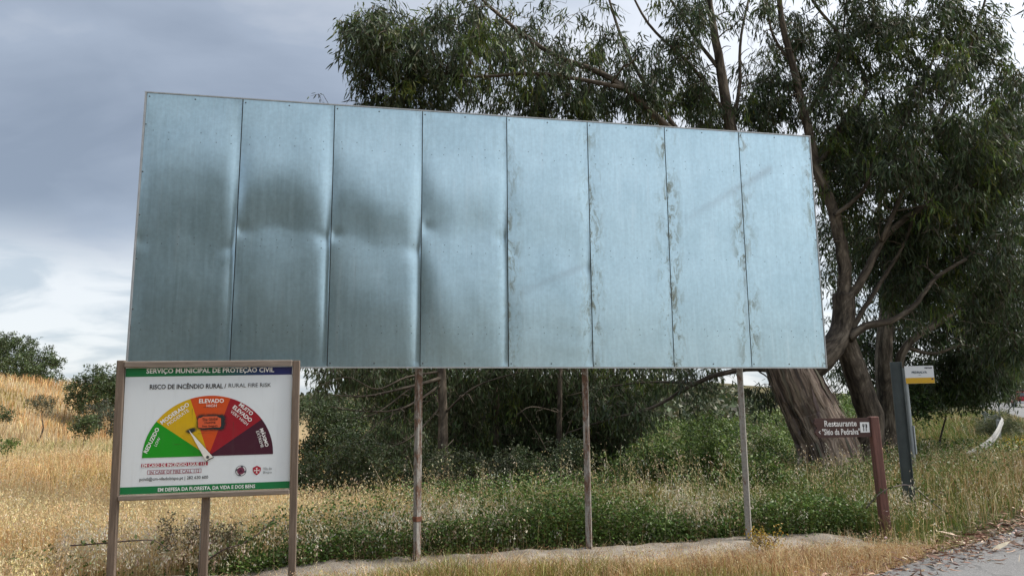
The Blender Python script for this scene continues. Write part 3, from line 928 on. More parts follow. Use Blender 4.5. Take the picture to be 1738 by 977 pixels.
# ------------------------------------------------------------------ small roadside signs
def build_restaurant_sign():
    P = at(1492, 800, 9.3)
    g = tz1(P[0], 9.3)
    root = empty('restaurant_sign', (4.500, 9.3, g), 'brown wooden restaurant finger sign on red brown post before the big trunk', 'sign', rot=(0, math.radians(-1.9), math.radians(4)))
    hz = 1.41 - g
    o = obj('post', mesh_np('post', boxv(-0.055, 0.055, -0.045, 0.045, -0.3, hz), BOXF), M_WOODRED, root); bevel(o, 0.012, 3)
    tilt = math.radians(1.6)
    for k, (zt, zb, x0) in enumerate(((1.394, 1.288, -0.805), (1.284, 1.168, -0.79))):
        z1, z0 = zt - g, zb - g
        zm = (z0 + z1) / 2
        pts = [(-0.064, z0), (-0.064, z1), (x0 + 0.02, z1), (x0 - 0.012 if k else x0, zm), (x0 + 0.03, z0)]
        n = len(pts)
        V = [(a, -0.028, b) for a, b in pts] + [(a, 0.004, b) for a, b in pts]
        F = [list(range(n))[::-1][::-1], list(range(n, 2 * n))[::-1]] + [[i, i + n, (i + 1) % n + n, (i + 1) % n] for i in range(n)]
        F[0] = F[0][::-1]; F[1] = F[1][::-1]; 
        me = bpy.data.meshes.new('plank'); me.from_pydata(V, [], F)
        pl = obj('plank', me, M_PLANK, root); pl.rotation_euler = (0, -tilt * -1, 0); bevel(pl, 0.003, 1)
        WH = (0.72, 0.72, 0.70)
        if k == 0:
            put_text('Restaurante', -0.475, zm - 0.008, 0.41, pl, WH, -0.0295, 0, 0.018, 0.074)
        else:
            put_text('"Sítio da Pedralva"', -0.475, zm + 0.008, 0.48, pl, WH, -0.0295, 0, 0.018, 0.076)
            flat('arrow_mark', [(x0 + 0.052, zm - 0.018), (x0 + 0.030, zm + 0.004), (x0 + 0.052, zm + 0.026), (x0 + 0.056, zm + 0.020), (x0 + 0.040, zm + 0.004), (x0 + 0.056, zm - 0.012)][::-1], -0.0295, pl, ink(WH))
    # knife and fork pictogram
    c = (-0.135, 1.286 - g)
    pic = empty_part = obj('pictogram', mesh_np('pictogram', boxv(-0.058, 0.058, -0.034, -0.029, -0.062, 0.062), BOXF), ink((0.72, 0.74, 0.74)), root, (c[0], 0, c[1]))
    pic.rotation_euler = (0, tilt, 0)
    blk = ink((0.02, 0.02, 0.025))
    f = [(-0.030, 0.042), (-0.030, 0.014), (-0.022, 0.006), (-0.022, -0.046), (-0.012, -0.046), (-0.012, 0.006), (-0.004, 0.014), (-0.004, 0.042), (-0.010, 0.042), (-0.010, 0.018), (-0.014, 0.018), (-0.014, 0.042), (-0.020, 0.042), (-0.020, 0.018), (-0.024, 0.018), (-0.024, 0.042)]
    flat('fork', f, -0.0355, pic, blk)
    flat('knife', [(0.010, -0.046), (0.021, -0.046), (0.021, -0.004), (0.030, 0.0), (0.030, 0.028), (0.024, 0.042), (0.010, 0.042)], -0.0355, pic, blk)


def build_dark_post():
    a = at(1529, 614, 10.6); b = at(1545, 850, 10.6)
    g = tz1(b[0], 10.6)
    root = empty('metal_post', (b[0], 10.6, g), 'tall bare dark grey metal post beside the bus stop sign', 'post', rot=(0, math.radians(-0.6), math.radians(-24)))
    m = plain('dark_grey_paint', (0.075, 0.092, 0.094), 0.5, 0.3, 0.2, 5, 0.1)
    h = a[2] - g
    for nm, V in (('web', boxv(-0.072, 0.058, -0.008, 0.008, -0.3, h)), ('flange', boxv(0.058, 0.068, -0.045, 0.045, -0.3, h)), ('flange', boxv(-0.082, -0.072, -0.045, 0.045, -0.3, h))):
        bevel(obj(nm, mesh_np(nm, V, BOXF), m, root), 0.002, 1)


def build_bus_sign():
    Y = 15.0
    b = at(1550, 775, Y); g = tz1(b[0], Y)
    root = empty('bus_stop_sign', (b[0] + 0.02, Y, g), 'white and yellow bus stop plate on a slim grey pole', 'sign', rot=(0, math.radians(-0.6), math.radians(-3)))
    m = plain('grey_galvanised_pole', (0.30, 0.33, 0.34), 0.45, 0.5, 0.15, 6)
    V, F3, F4, A = tube_arr([(0, 0.03, -0.3), (0, 0.03, 1.0), (0, 0.03, 2.25 - g)], 0.042, 14)
    obj('pole', mesh_np('pole', V, [F3, F4], smooth=False), m, root)
    bd = obj('plate', mesh_np('plate', boxv(-0.02, 0.545, -0.022, -0.012, 1.935 - g, 2.285 - g), BOXF), ink((0.74, 0.75, 0.76), 0.7, 0.03), root)
    z0 = 1.935 - g
    flat('yellow_band', [(-0.018, z0 + 0.002), (0.543, z0 + 0.002), (0.543, z0 + 0.115), (-0.018, z0 + 0.115)], -0.0235, bd, ink((0.66, 0.37, 0.005)))
    put_text('PEDRALVA', 0.262, z0 + 0.222, 0.30, bd, (0.03, 0.06, 0.09), -0.0245, 0, 0.035, 0.048)
    put_text('vamus', 0.44, z0 + 0.307, 0.155, bd, (0.03, 0.035, 0.06), -0.0245, 0, 0.03, 0.034)
    flat('stop_code', [(0.242, z0 + 0.163), (0.286, z0 + 0.163), (0.286, z0 + 0.174), (0.242, z0 + 0.174)], -0.0245, bd, ink((0.35, 0.37, 0.4)))
    flat('stop_symbol', [(0.485, z0 + 0.070), (0.520, z0 + 0.070), (0.520, z0 + 0.102), (0.485, z0 + 0.102)], -0.0245, bd, ink((0.03, 0.04, 0.09)))
    obj('timetable', mesh_np('timetable', boxv(0.045, 0.062, -0.02, 0.04, 0.55, 1.10), BOXF), ink((0.60, 0.62, 0.62)), root)


def build_round_sign():
    Y = 36.0
    c = at(1692, 672, Y); g = tz1(c[0], Y)
    root = empty('round_road_sign', (c[0], Y, g), 'grey back of a round road sign above the roadside grass', 'sign', rot=(0, 0, math.radians(6)))
    m = plain('sign_back', (0.42, 0.45, 0.46), 0.5, 0.4, 0.1, 3)
    V, F3, F4, A = tube_arr([(0, 0, -0.012), (0, 0, 0.012)], 0.27, 28)
    d = obj('disc', mesh_np('disc', V[:, [0, 2, 1]] + np.array([0, 0, c[2] - g]), [F3, F4]), m, root)
    V, F3, F4, A = tube_arr([(0, -0.05, -0.3), (0, -0.05, 1), (0, -0.05, c[2] - g + 0.22)], 0.035, 10)
    obj('pole', mesh_np('pole', V, [F3, F4], smooth=True), plain('sign_pole', (0.20, 0.22, 0.23), 0.5, 0.4), root)


def build_guard_rail():
    # W-beam whose near end dives into the ground
    keys = [tuple(at(1640, 775, 19.0)), tuple(at(1664, 762, 19.6)), tuple(at(1681, 749, 20.6)), tuple(at(1692, 734, 22.2)), tuple(at(1697, 722, 24.2)), tuple(at(1699, 712, 27.0)), (20.0, 31.5, 0.92), (24.8, 39.8, 1.0)]
    P = _catmull(np.array(keys), np.linspace(0, len(keys) - 1, 60))
    T = nrm(np.gradient(P, axis=0)); side = nrm(np.cross(T, np.array([0, 0, 1.]))); up = np.cross(side, T)
    prof = [(-0.11, 0.0), (-0.09, 0.03), (-0.06, 0.05), (-0.03, 0.05), (0, 0.03), (0.03, 0.05), (0.06, 0.05), (0.09, 0.03), (0.11, 0.0)]
    n = len(prof)
    V = np.zeros((len(P), 2 * n, 3))
    for k, (h, o) in enumerate(prof):
        V[:, k] = P + up * h + side * o
        V[:, 2 * n - 1 - k] = P + up * h + side * (o - 0.006)
    i = np.arange(len(P) - 1)[:, None] * 2 * n; j = np.arange(2 * n)[None]; k = (j + 1) % (2 * n)
    F = np.stack([i + j, i + k, i + 2 * n + k, i + 2 * n + j], -1).reshape(-1, 4)
    base = P[0].copy()
    root = empty('guard_rail', tuple(base), 'weathered white crash barrier curving down into the verge', 'guard rail')
    m, nt, p, N, L = mat_new('chalky_white_barrier')
    c = noise(nt, coord(nt), 5, 6, 0.7, 0.8)
    L(ramp(nt, c, (0.36, (0.10, 0.10, 0.095)), (0.46, (0.22, 0.22, 0.21)), (0.7, (0.32, 0.32, 0.305))), p.inputs['Base Color']); p.inputs['Roughness'].default_value = 0.7
    obj('beam', mesh_np('beam', V.reshape(-1, 3) - base, F), m, root)
    for q in (36, 45, 53):
        b = P[q] - side[q] * 0.07
        g = tz1(b[0], b[1]) - 0.3
        V2 = boxv(b[0] - .04, b[0] + .04, b[1] - .04, b[1] + .04, g, b[2] + 0.15) - base
        obj('post', mesh_np('post', V2, BOXF), M_ZINC, root)


def build_car():
    Y = 73.0
    L_ = at(1722, 690, Y)
    g = float(road_z(np.array(Y)))
    root = empty('car', (L_[0] + 0.86, Y, g + 0.02), 'small red hatchback car seen from behind far along the road', 'car', rot=(0, 0, math.radians(-28)))
    red = plain('red_car_paint', (0.30, 0.012, 0.022), 0.25, 0.1, 0.05, 2)
    glass = plain('car_glass', (0.05, 0.06, 0.065), 0.08, 0.0, 0.05, 2)
    blk = plain('car_rubber', (0.015, 0.015, 0.016), 0.7)
    # local: y forward (away from viewer), x right; the tail faces -y
    prof = [(-1.9, 0.35), (-1.95, 0.75), (-1.80, 0.98), (-1.45, 1.42), (-1.1, 1.50), (0.1, 1.48), (0.75, 1.02), (1.55, 0.88), (1.75, 0.65), (1.75, 0.32)]
    n = len(prof)
    V = []; 
    for sgn in (-1, 1):
        for (y, z) in prof:
            w = 0.84 if z < 1.0 else 0.84 - (z - 1.0) * 0.36
            V.append((sgn * w, y, z))
    F = [list(range(n))[::-1], list(range(n, 2 * n))] + [[i, (i + 1) % n, (i + 1) % n + n, i + n] for i in range(n)]
    me = bpy.data.meshes.new('body'); me.from_pydata(V, [], F)
    b = bevel(obj('body', me, red, root), 0.07, 3)
    def quad(nm, P, mat):
        me = bpy.data.meshes.new(nm); me.from_pydata(P, [], [[0, 1, 2, 3]]); return obj(nm, me, mat, root)
    quad('rear_window', [(-0.66, -1.80, 1.03), (0.66, -1.80, 1.03), (0.56, -1.51, 1.38), (-0.56, -1.51, 1.38)], glass)
    for s_ in (-1, 1):
        quad('side_window', [(s_ * 0.845, -1.4, 1.06), (s_ * 0.845, 0.55, 1.06), (s_ * 0.705, 0.05, 1.42), (s_ * 0.705, -1.2, 1.42)], glass)
        lm = obj('tail_light', mesh_np('tail_light', boxv(s_ * 0.72 - 0.09, s_ * 0.72 + 0.09, -1.975, -1.90, 0.70, 0.92), BOXF), plain('tail_lens', (0.35, 0.01, 0.01), 0.2), root); bevel(lm, 0.02)
        for yy in (-1.2, 1.15):
            Vt, F3, F4, A = tube_arr([(-0.09, 0, 0), (0.09, 0, 0)], 0.30, 20)
            w = obj('wheel', mesh_np('wheel', Vt, [F3, F4]), blk, root, (s_ * 0.75, yy, 0.30))
            Vt, F3, F4, A = tube_arr([(-0.01, 0, 0), (0.01, 0, 0)], 0.18, 14)
            obj('rim', mesh_np('rim', Vt, [F3, F4]), M_ZINC, w, (s_ * 0.092, 0, 0))
    bevel(obj('bumper', mesh_np('bumper', boxv(-0.86, 0.86, -2.03, -1.88, 0.34, 0.56), BOXF), plain('pale_bumper', (0.55, 0.56, 0.56), 0.4), root), 0.04, 3)
    obj('number_plate', mesh_np('number_plate', boxv(-0.26, 0.26, -2.04, -2.031, 0.40, 0.51), BOXF), ink((0.7, 0.7, 0.68)), root)
    for yy in (-1.1, -0.1):
        bevel(obj('roof_bar', mesh_np('roof_bar', boxv(-0.62, 0.62, yy - .03, yy + .03, 1.50, 1.57), BOXF), blk, root), 0.01)
    bevel(obj('roof_bag', mesh_np('roof_bag', boxv(-0.45, 0.1, -1.15, 0.0, 1.57, 1.72), BOXF), plain('dark_canvas', (0.06, 0.06, 0.065), 0.8), root), 0.06, 3)


build_restaurant_sign()
build_dark_post()
build_bus_sign()
build_round_sign()
build_guard_rail()
build_car()


# ------------------------------------------------------------------ foliage tools
def leaves(base, dirn, length, width, bend=0.15, tint=None, six=True):
    """lance shaped leaves: base (n,3), dirn (n,3) unit"""
    n = len(base)
    length = np.broadcast_to(np.asarray(length, float), (n,))[:, None]; width = np.broadcast_to(np.asarray(width, float), (n,))[:, None]
    side = nrm(np.cross(dirn, rng.normal(size=(n, 3))))
    nor = np.cross(side, dirn)
    if six:
        b = bend * rng.normal(size=(n, 1)) * length
        c1 = base + dirn * length * 0.33 + nor * b * 0.7
        c2 = base + dirn * length * 0.68 + nor * b * 0.8
        tip = base + dirn * length
        V = np.stack([base, c1 - side * width * .5, c1 + side * width * .5, c2 - side * width * .38, c2 + side * width * .38, tip], 1)
        F = np.array([[0, 2, 1], [1, 2, 4], [1, 4, 3], [3, 4, 5]])
        k = 6
    else:
        c1 = base + dirn * length * 0.5 + nor * (bend * rng.normal(size=(n, 1)) * length)
        V = np.stack([base, c1 - side * width * .5, c1 + side * width * .5, base + dirn * length], 1)
        F = np.array([[0, 2, 1], [1, 2, 3]]); k = 4
    FF = (np.arange(n)[:, None, None] * k + F[None]).reshape(-1, 3)
    T = None if tint is None else np.repeat(tint, k, 0)
    return V.reshape(-1, 3), FF, T


def pick(cols, n, var=0.18, p=None):
    cols = np.asarray(cols, float)
    c = cols[rng.choice(len(cols), n, p=p)]
    return np.clip(c * (1 + var * rng.normal(size=(n, 1))) * (1 + 0.06 * rng.normal(size=(n, 3))), 0.004, 0.9)


EUC = [(0.044, 0.070, 0.026), (0.062, 0.092, 0.038), (0.090, 0.122, 0.058), (0.068, 0.090, 0.058), (0.055, 0.056, 0.030)]
EUC_NEW = [(0.10, 0.15, 0.030), (0.13, 0.15, 0.035), (0.08, 0.12, 0.03)]


class Tree:
    def __init__(s): s.nodes, s.rad, s.bark, s.leafV = [], [], [], Soup()

    def limb(s, P, r0, r1, sides=10, rough=0.0, sub=5, part='limb'):
        P = np.asarray(P, float)
        Q = _catmull(P, np.linspace(0, len(P) - 1, (len(P) - 1) * sub + 1))
        t = np.linspace(0, 1, len(Q))
        r = r0 + (r1 - r0) * t ** 0.9
        Q = Q + rng.normal(size=Q.shape) * (r * (0.012 if rough else 0.08))[:, None]
        s.bark.append((part, Q, r, sides, rough))
        for q, rr in zip(Q, r): s.nodes.append(q); s.rad.append(rr)
        return Q

    def clusters(s, C, droop=0.25, twig=0.014):
        C = np.asarray(C, float)
        n0 = len(s.nodes); cap = n0 + 7 * len(C)
        nod = np.zeros((cap, 3)); rad = np.zeros(cap)
        nod[:n0] = s.nodes; rad[:n0] = s.rad
        dist = np.array([((nod[:n0] - c) ** 2).sum(1).min() for c in C])
        m = n0
        tq = np.linspace(0, 3, 7)
        for k in np.argsort(dist):
            c = C[k]
            dv = nod[:m] - c
            cost = np.sqrt((dv ** 2).sum(1)) + 0.35 * np.maximum(dv[:, 2], 0) + np.where(rad[:m] < 0.012, 0.15, 0)
            j = int(cost.argmin()); p0 = nod[j]; L = np.linalg.norm(c - p0)
            if L < 0.05: continue
            up = np.array([0, 0, 1.])
            m1 = p0 + (c - p0) * 0.4 + up * L * rng.uniform(0.02, 0.16) + rng.normal(size=3) * L * 0.07
            m2 = p0 + (c - p0) * 0.75 + up * L * rng.uniform(0.0, 0.12) + rng.normal(size=3) * L * 0.06
            Q = _catmull(np.array([p0, m1, m2, c]), tq)
            ra = min(rad[j] * 0.75, 0.008 + twig * L); rb = max(0.004, ra * 0.4)
            rr = np.linspace(ra, rb, 7)
            s.bark.append(('limb', Q, rr, 5, 0))
            nod[m:m + 6] = Q[1:]; rad[m:m + 6] = rr[1:]; m += 6
        s.nodes = list(nod[:m]); s.rad = list(rad[:m])

    def foliage(s, C, n=50, R=0.42, size=(0.15, 0.022), cols=EUC, hang=1.0, newp=0.10, six=True, twigs=5, dens=None):
        """hanging sprays of leaves round each cluster centre"""
        for ci, c in enumerate(C):
            k = int(n * rng.uniform(0.6, 1.4))
            new = rng.random() < newp
            tw = nrm(rng.normal(size=(twigs, 3)) + np.array([0, 0, -0.25])) * R * rng.uniform(0.5, 1.25, (twigs, 1))
            w = rng.integers(0, twigs, k); t = rng.uniform(0.15, 1, (k, 1))
            sag = np.array([0, 0, -1.]) * (t ** 2) * R * 0.35
            b = c + tw[w] * t + sag + rng.normal(size=(k, 3)) * R * 0.14
            d = nrm(nrm(tw[w]) * 0.45 + np.array([0, 0, -hang]) + rng.normal(size=(k, 3)) * 0.42)
            ln = size[0] * rng.uniform(0.6, 1.35, k)
            base = pick(EUC_NEW if new else cols, k, 0.2) * rng.uniform(0.8, 1.2)
            V, F, T = leaves(b, d, ln, size[1] * rng.uniform(0.7, 1.3, k), 0.12, base, six)
            s.leafV.add(V, F, None, T)
            if dens: continue
            for q in tw[:3]:
                Q = np.stack([c, c + q * 0.5 + np.array([0, 0, -0.02]), c + q + np.array([0, 0, -0.35 * R])])
                s.bark.append(('limb', Q, np.array([0.006, 0.004, 0.002]), 3, 0))

    def build(s, name, base, label, cat='tree', trunkmat=None, limbmat=None, leafmat_=None, group=None):
        base = np.asarray(base, float)
        root = empty(name, tuple(base), label, cat, group)
        for part, mat in (('trunk', trunkmat or M_BARK), ('limb', limbmat or M_BARK)):
            so = Soup()
            for pt, Q, r, sides, rough in s.bark:
                if pt != part: continue
                if rough:
                    V, F3, F4, A = tube_arr(Q, r, sides, True)
                    n = len(Q); V2 = V[:n * sides].reshape(n, sides, 3); ax = Q[:, None]
                    a = np.arange(sides) / sides * 2 * np.pi; ln = A[:n * sides, 2].reshape(n, sides)
                    col = np.interp(np.linspace(0, 1, sides), np.linspace(0, 1, 14), np.r_[c_ := rng.normal(size=13), c_[0]])
                    rid = 0.55 * np.sin(a[None] * 3 + ln * .5 + 0.5) + 0.5 * np.sin(a[None] * 7 - ln * .7 + 1) + 0.4 * np.sin(a[None] * 13 + ln * .9) + 0.5 * col[None] + 0.30 * np.repeat(rng.normal(size=(1, sides)), n, 0) + 0.10 * rng.normal(size=(n, sides))
                    flare = 1 + 0.25 * np.exp(-ln / 0.35)
                    V[:n * sides] = (ax + (V2 - ax) * ((1 + rough * rid) * flare)[..., None]).reshape(-1, 3)
                else:
                    V, F3, F4, A = tube_arr(Q, r, sides, True, 0.03)
                so.add(V - base, F3, F4, None, A)
            if so.n: obj('trunk' if part == 'trunk' else 'branches', so.mesh(part, True), mat, root)
        if s.leafV.n:
            s.leafV.V = [v - base for v in s.leafV.V]
            obj('crown', s.leafV.mesh('crown'), leafmat_ or M_LEAF, root)
        return root


def blob(px, py, Y, rx, ry, rY, n):
    """cluster centres filling an ellipsoid that spans rx, ry photo pixels at distance Y and rY metres in depth"""
    q = nrm(rng.normal(size=(n, 3))) * rng.random((n, 1)) ** 0.45
    c = at(px, py, Y)
    k = Y / FPX
    return c + np.stack([q[:, 0] * rx * k, q[:, 2] * rY, q[:, 1] * ry * k], 1)


def px(Y, *pts):
    return [at(a, b, Y + (c[0] if c else 0)) for a, b, *c in pts]


# ------------------------------------------------------------------ the big eucalyptus
def build_big_tree():
    t = Tree()
    Y = 15.0
    bx = at(1402, 800, Y)
    base = np.array([bx[0], Y, tz1(bx[0], Y) - 0.1])
    # main trunk leaning left behind the billboard
    t.limb([base + np.array([0.05, 0, -0.2])] + px(Y, (1404, 760), (1378, 700), (1345, 630), (1310, 540, .3), (1285, 430, .4)), 0.60, 0.42, 56, 0.045, 9, 'trunk')
    t.limb(px(Y, (1285, 430, .4), (1262, 320, .5), (1240, 215, .6), (1222, 110, .6), (1205, 10, .8), (1195, -120, 1)), 0.19, 0.05, 12)
    t.limb(px(Y, (1240, 225, .6), (1255, 150, .8), (1258, 60, 1), (1285, -60, 1.2)), 0.055, 0.02)
    t.limb(px(Y, (1290, 450, .3), (1215, 300, -.2), (1128, 212, -.6), (1040, 135, -.8), (930, 88, -1), (840, 20, -1), (780, -40, -1)), 0.11, 0.02, 10)
    t.limb(px(Y, (1180, 262, -.3), (1120, 180, 0), (1070, 100, .2), (1040, 20, .4), (1020, -60, .5)), 0.06, 0.018)
    t.limb(px(Y, (1060, 150, -.8), (985, 135, -1.2), (900, 125, -1.5), (800, 130, -1.6), (700, 110, -1.5), (630, 70, -1.5)), 0.05, 0.014)
    t.limb(px(Y, (1222, 120, .6), (1170, 50, .8), (1120, -30, 1)), 0.05, 0.02)
    t.limb(px(Y, (1235, 200, .6), (1180, 120, .2), (1100, 40, 0), (1060, -40, 0)), 0.05, 0.018)
    # second stem
    t.limb([base + np.array([0.85, 0.35, -0.1])] + px(Y + .3, (1478, 720), (1468, 680), (1448, 620), (1428, 560)), 0.27, 0.22, 24, 0.03, 6)
    t.limb(px(Y, (1350, 640, -.1), (1395, 610, -.15), (1428, 560, .2), (1432, 500, .3)), 0.24, 0.22, 20, 0.03, 6)
    t.limb(px(Y + .3, (1430, 545), (1432, 450), (1416, 365), (1386, 285), (1366, 195), (1345, 110), (1326, 30), (1318, -60)), 0.15, 0.05, 12)
    t.limb(px(Y + .2, (1432, 520), (1470, 462), (1496, 410), (1535, 372), (1600, 335), (1665, 312), (1740, 296)), 0.10, 0.028, 10)
    t.limb(px(Y, (1440, 575), (1470, 552), (1510, 545), (1550, 520), (1590, 470), (1640, 440)), 0.095, 0.03, 10)
    t.limb(px(Y + .4, (1445, 560), (1475, 510), (1500, 470), (1540, 400), (1560, 300), (1570, 200)), 0.06, 0.02)
    t.limb(px(Y + .4, (1386, 285), (1430, 215), (1470, 150), (1440, 80), (1385, 10), (1350, -50)), 0.06, 0.025)
    t.limb(px(Y + .4, (1345, 110), (1312, 60), (1300, 0), (1290, -60)), 0.035, 0.015)
    t.limb(px(Y + .4, (1366, 195), (1410, 130), (1430, 60), (1440, -40)), 0.04, 0.015)
    t.limb(px(Y, (1496, 410), (1560, 260), (1620, 150), (1660, 40), (1690, -60)), 0.055, 0.02)
    t.limb(px(Y, (1416, 365), (1460, 330), (1492, 270), (1545, 190), (1590, 80), (1610, -40)), 0.05, 0.02)
    # low boughs that reach under the billboard
    t.limb(px(Y, (1325, 625, .2), (1250, 628, .8), (1180, 650, 1.4), (1110, 690, 1.6), (1030, 712, 1.8), (960, 735, 2)), 0.075, 0.012)
    t.limb(px(Y, (1180, 650, 1.4), (1110, 648, 2), (1040, 655, 2.5), (960, 672, 2.6)), 0.035, 0.01)
    C = [blob(1000, 60, Y - .6, 110, 60, 1.2, 26), blob(850, 110, Y - 1, 150, 75, 1.5, 75), blob(700, 110, Y - 1.3, 100, 75, 1.3, 60), blob(655, 55, Y - 1.4, 70, 75, 1.1, 44),
         blob(625, 75, Y - 1.5, 45, 70, .8, 22), blob(780, 25, Y - 1, 90, 50, 1.1, 34), blob(690, 185, Y - .9, 100, 40, 1, 34), blob(640, 180, Y - 1, 45, 25, .5, 8),
         blob(950, 180, Y - .2, 130, 40, 1.2, 46), blob(1070, 170, Y, 80, 45, 1.2, 30), blob(1140, 60, Y, 60, 60, 1, 14), blob(1180, 130, Y + .4, 60, 60, 1.0, 16),
         blob(1300, 180, Y + .6, 60, 50, 1.0, 30), blob(1290, 130, Y + 1, 40, 40, .8, 10), blob(1400, 190, Y + .6, 90, 70, 1.4, 55), blob(1420, 90, Y + .8, 80, 60, 1.4, 38),
         blob(1520, 60, Y + .2, 110, 75, 1.6, 64), blob(1610, 60, Y + .2, 80, 70, 1.3, 36), blob(1550, 170, Y + .2, 90, 70, 1.5, 56), blob(1500, 270, Y, 110, 75, 1.5, 80),
         blob(1620, 240, Y, 80, 70, 1.5, 52), blob(1560, 360, Y + .6, 110, 80, 1.5, 85), blob(1660, 380, Y + .4, 80, 90, 1.5, 64), blob(1700, 270, Y, 60, 60, 1.2, 30),
         blob(1430, 320, Y + 1.2, 50, 80, 1.0, 26), blob(1730, 150, Y - 1, 30, 60, .6, 10), blob(1570, 470, Y + 1.2, 110, 60, 1.4, 60), blob(1690, 490, Y + .8, 60, 70, 1.2, 40),
         blob(1060, 680, Y + 2, 80, 35, 1.0, 26), blob(1160, 645, Y + 1.8, 60, 22, .8, 14), blob(1480, 20, Y + .8, 90, 50, 1.2, 26), blob(1300, -60, Y, 400, 60, 1.5, 60), blob(1300, 655, Y + 1.2, 18, 22, .4, 4),
         blob(1690, 60, Y + .5, 60, 60, 1.2, 22), blob(1700, 200, Y + .8, 50, 40, 1.2, 24), blob(1650, 300, Y + 1.5, 110, 60, 1.5, 60), blob(1450, 250, Y + 1.4, 70, 60, 1.2, 40), blob(1350, 60, Y + 1.2, 60, 60, 1.2, 24),
         blob(1100, 120, Y + .8, 120, 70, 1.2, 40), blob(1210, 180, Y + 1.2, 70, 35, 1., 24), blob(1480, 400, Y + 1.6, 80, 90, 1.2, 50), blob(1690, 560, Y + 1.6, 60, 60, 1.2, 40), blob(880, 60, Y, 110, 50, 1.2, 30), blob(1290, 60, Y + .4, 55, 70, .8, 12), blob(1180, 40, Y, 60, 50, .8, 12), blob(1700, 120, Y, 40, 60, .8, 12)]
    C = np.concatenate(C)
    C = C[rng.random(len(C)) < .72]
    t.clusters(C, twig=.019)
    C = np.concatenate([C, C[rng.random(len(C)) < .3] + np.array([0, .2, -.3])])
    t.foliage(C, 74, 0.43, (0.19, 0.028), newp=.16)
    # bare twiggy growth inside the crown
    dead = np.concatenate([blob(1560, 120, Y - .4, 150, 110, .9, 40), blob(1600, 330, Y - .4, 120, 120, .9, 40), blob(880, 110, Y - 1.6, 220, 70, .8, 36), blob(1150, 90, Y - .2, 120, 90, .8, 26), blob(1400, 150, Y - .2, 80, 110, .7, 22), blob(1480, 330, Y - .3, 110, 90, .8, 30), blob(1420, 470, Y - .2, 60, 90, .6, 18), blob(1600, 560, Y, 110, 50, .8, 22), blob(1290, 60, Y, 110, 90, .8, 60), blob(620, 150, Y - 1.2, 40, 40, .4, 8), blob(1000, 40, Y - .5, 120, 60, .8, 16)])
    t.clusters(dead, twig=0.016)
    # loose ribbons of bark hanging on the old trunk
    tq = [q for q in t.bark if q[0] == 'trunk'][0]
    rs = Soup(); Q, rr = tq[1], tq[2]
    for k in range(150):
        i0 = int(rng.integers(0, len(Q) - 14)); m_ = int(rng.integers(5, 14)); a_ = rng.uniform(0, 6.28)
        ax_ = nrm(np.gradient(Q, axis=0)); e1 = nrm(np.cross(ax_, np.array([0.13, 1., .21]))); e2 = np.cross(ax_, e1)
        da = rng.normal() * .02; w_ = rng.uniform(.012, .035)
        L_, R_ = [], []
        for j in range(m_):
            aa = a_ + da * j; p_ = Q[i0 + j]; r_ = rr[i0 + j] * (1 + .25 * math.exp(-(i0 + j) * .1 / .35)) * 1.04 + .008 + .045 * max(0, 1 - j / 3) * (k % 3 == 0)
            ww_ = w_ * math.sin(math.pi * (j + .6) / m_) / max(r_, .1)
            for lst, sg in ((L_, -1), (R_, 1)):
                lst.append(p_ + r_ * (math.cos(aa + sg * ww_) * e1[i0 + j] + math.sin(aa + sg * ww_) * e2[i0 + j]))
        V_ = np.array(L_ + R_); jj_ = np.arange(m_ - 1)
        rs.add(V_ - base, None, np.stack([jj_, jj_ + 1, jj_ + 1 + m_, jj_ + m_], 1), pick([(0.10, 0.07, 0.055), (0.19, 0.15, 0.12), (0.055, 0.04, 0.032), (0.24, 0.18, 0.145)], 1)[0])
    # the sprig that pokes over the billboard's top edge
    s_ = px(Y - 1, (640, 190), (590, 190), (565, 185), (548, 160))
    t.limb(s_, 0.010, 0.004, 5)
    c = np.array([at(541, 160, Y - 1)]); t.foliage(c, 14, 0.14, (0.13, 0.026))
    bt = t.build('eucalyptus_tree', base, 'huge old eucalyptus with a leaning fibrous trunk behind the brown restaurant sign', trunkmat=M_BARK_ROUGH)
    obj('bark_ribbons', rs.mesh('bark_ribbons'), M_LITTER, bt, kind='stuff')


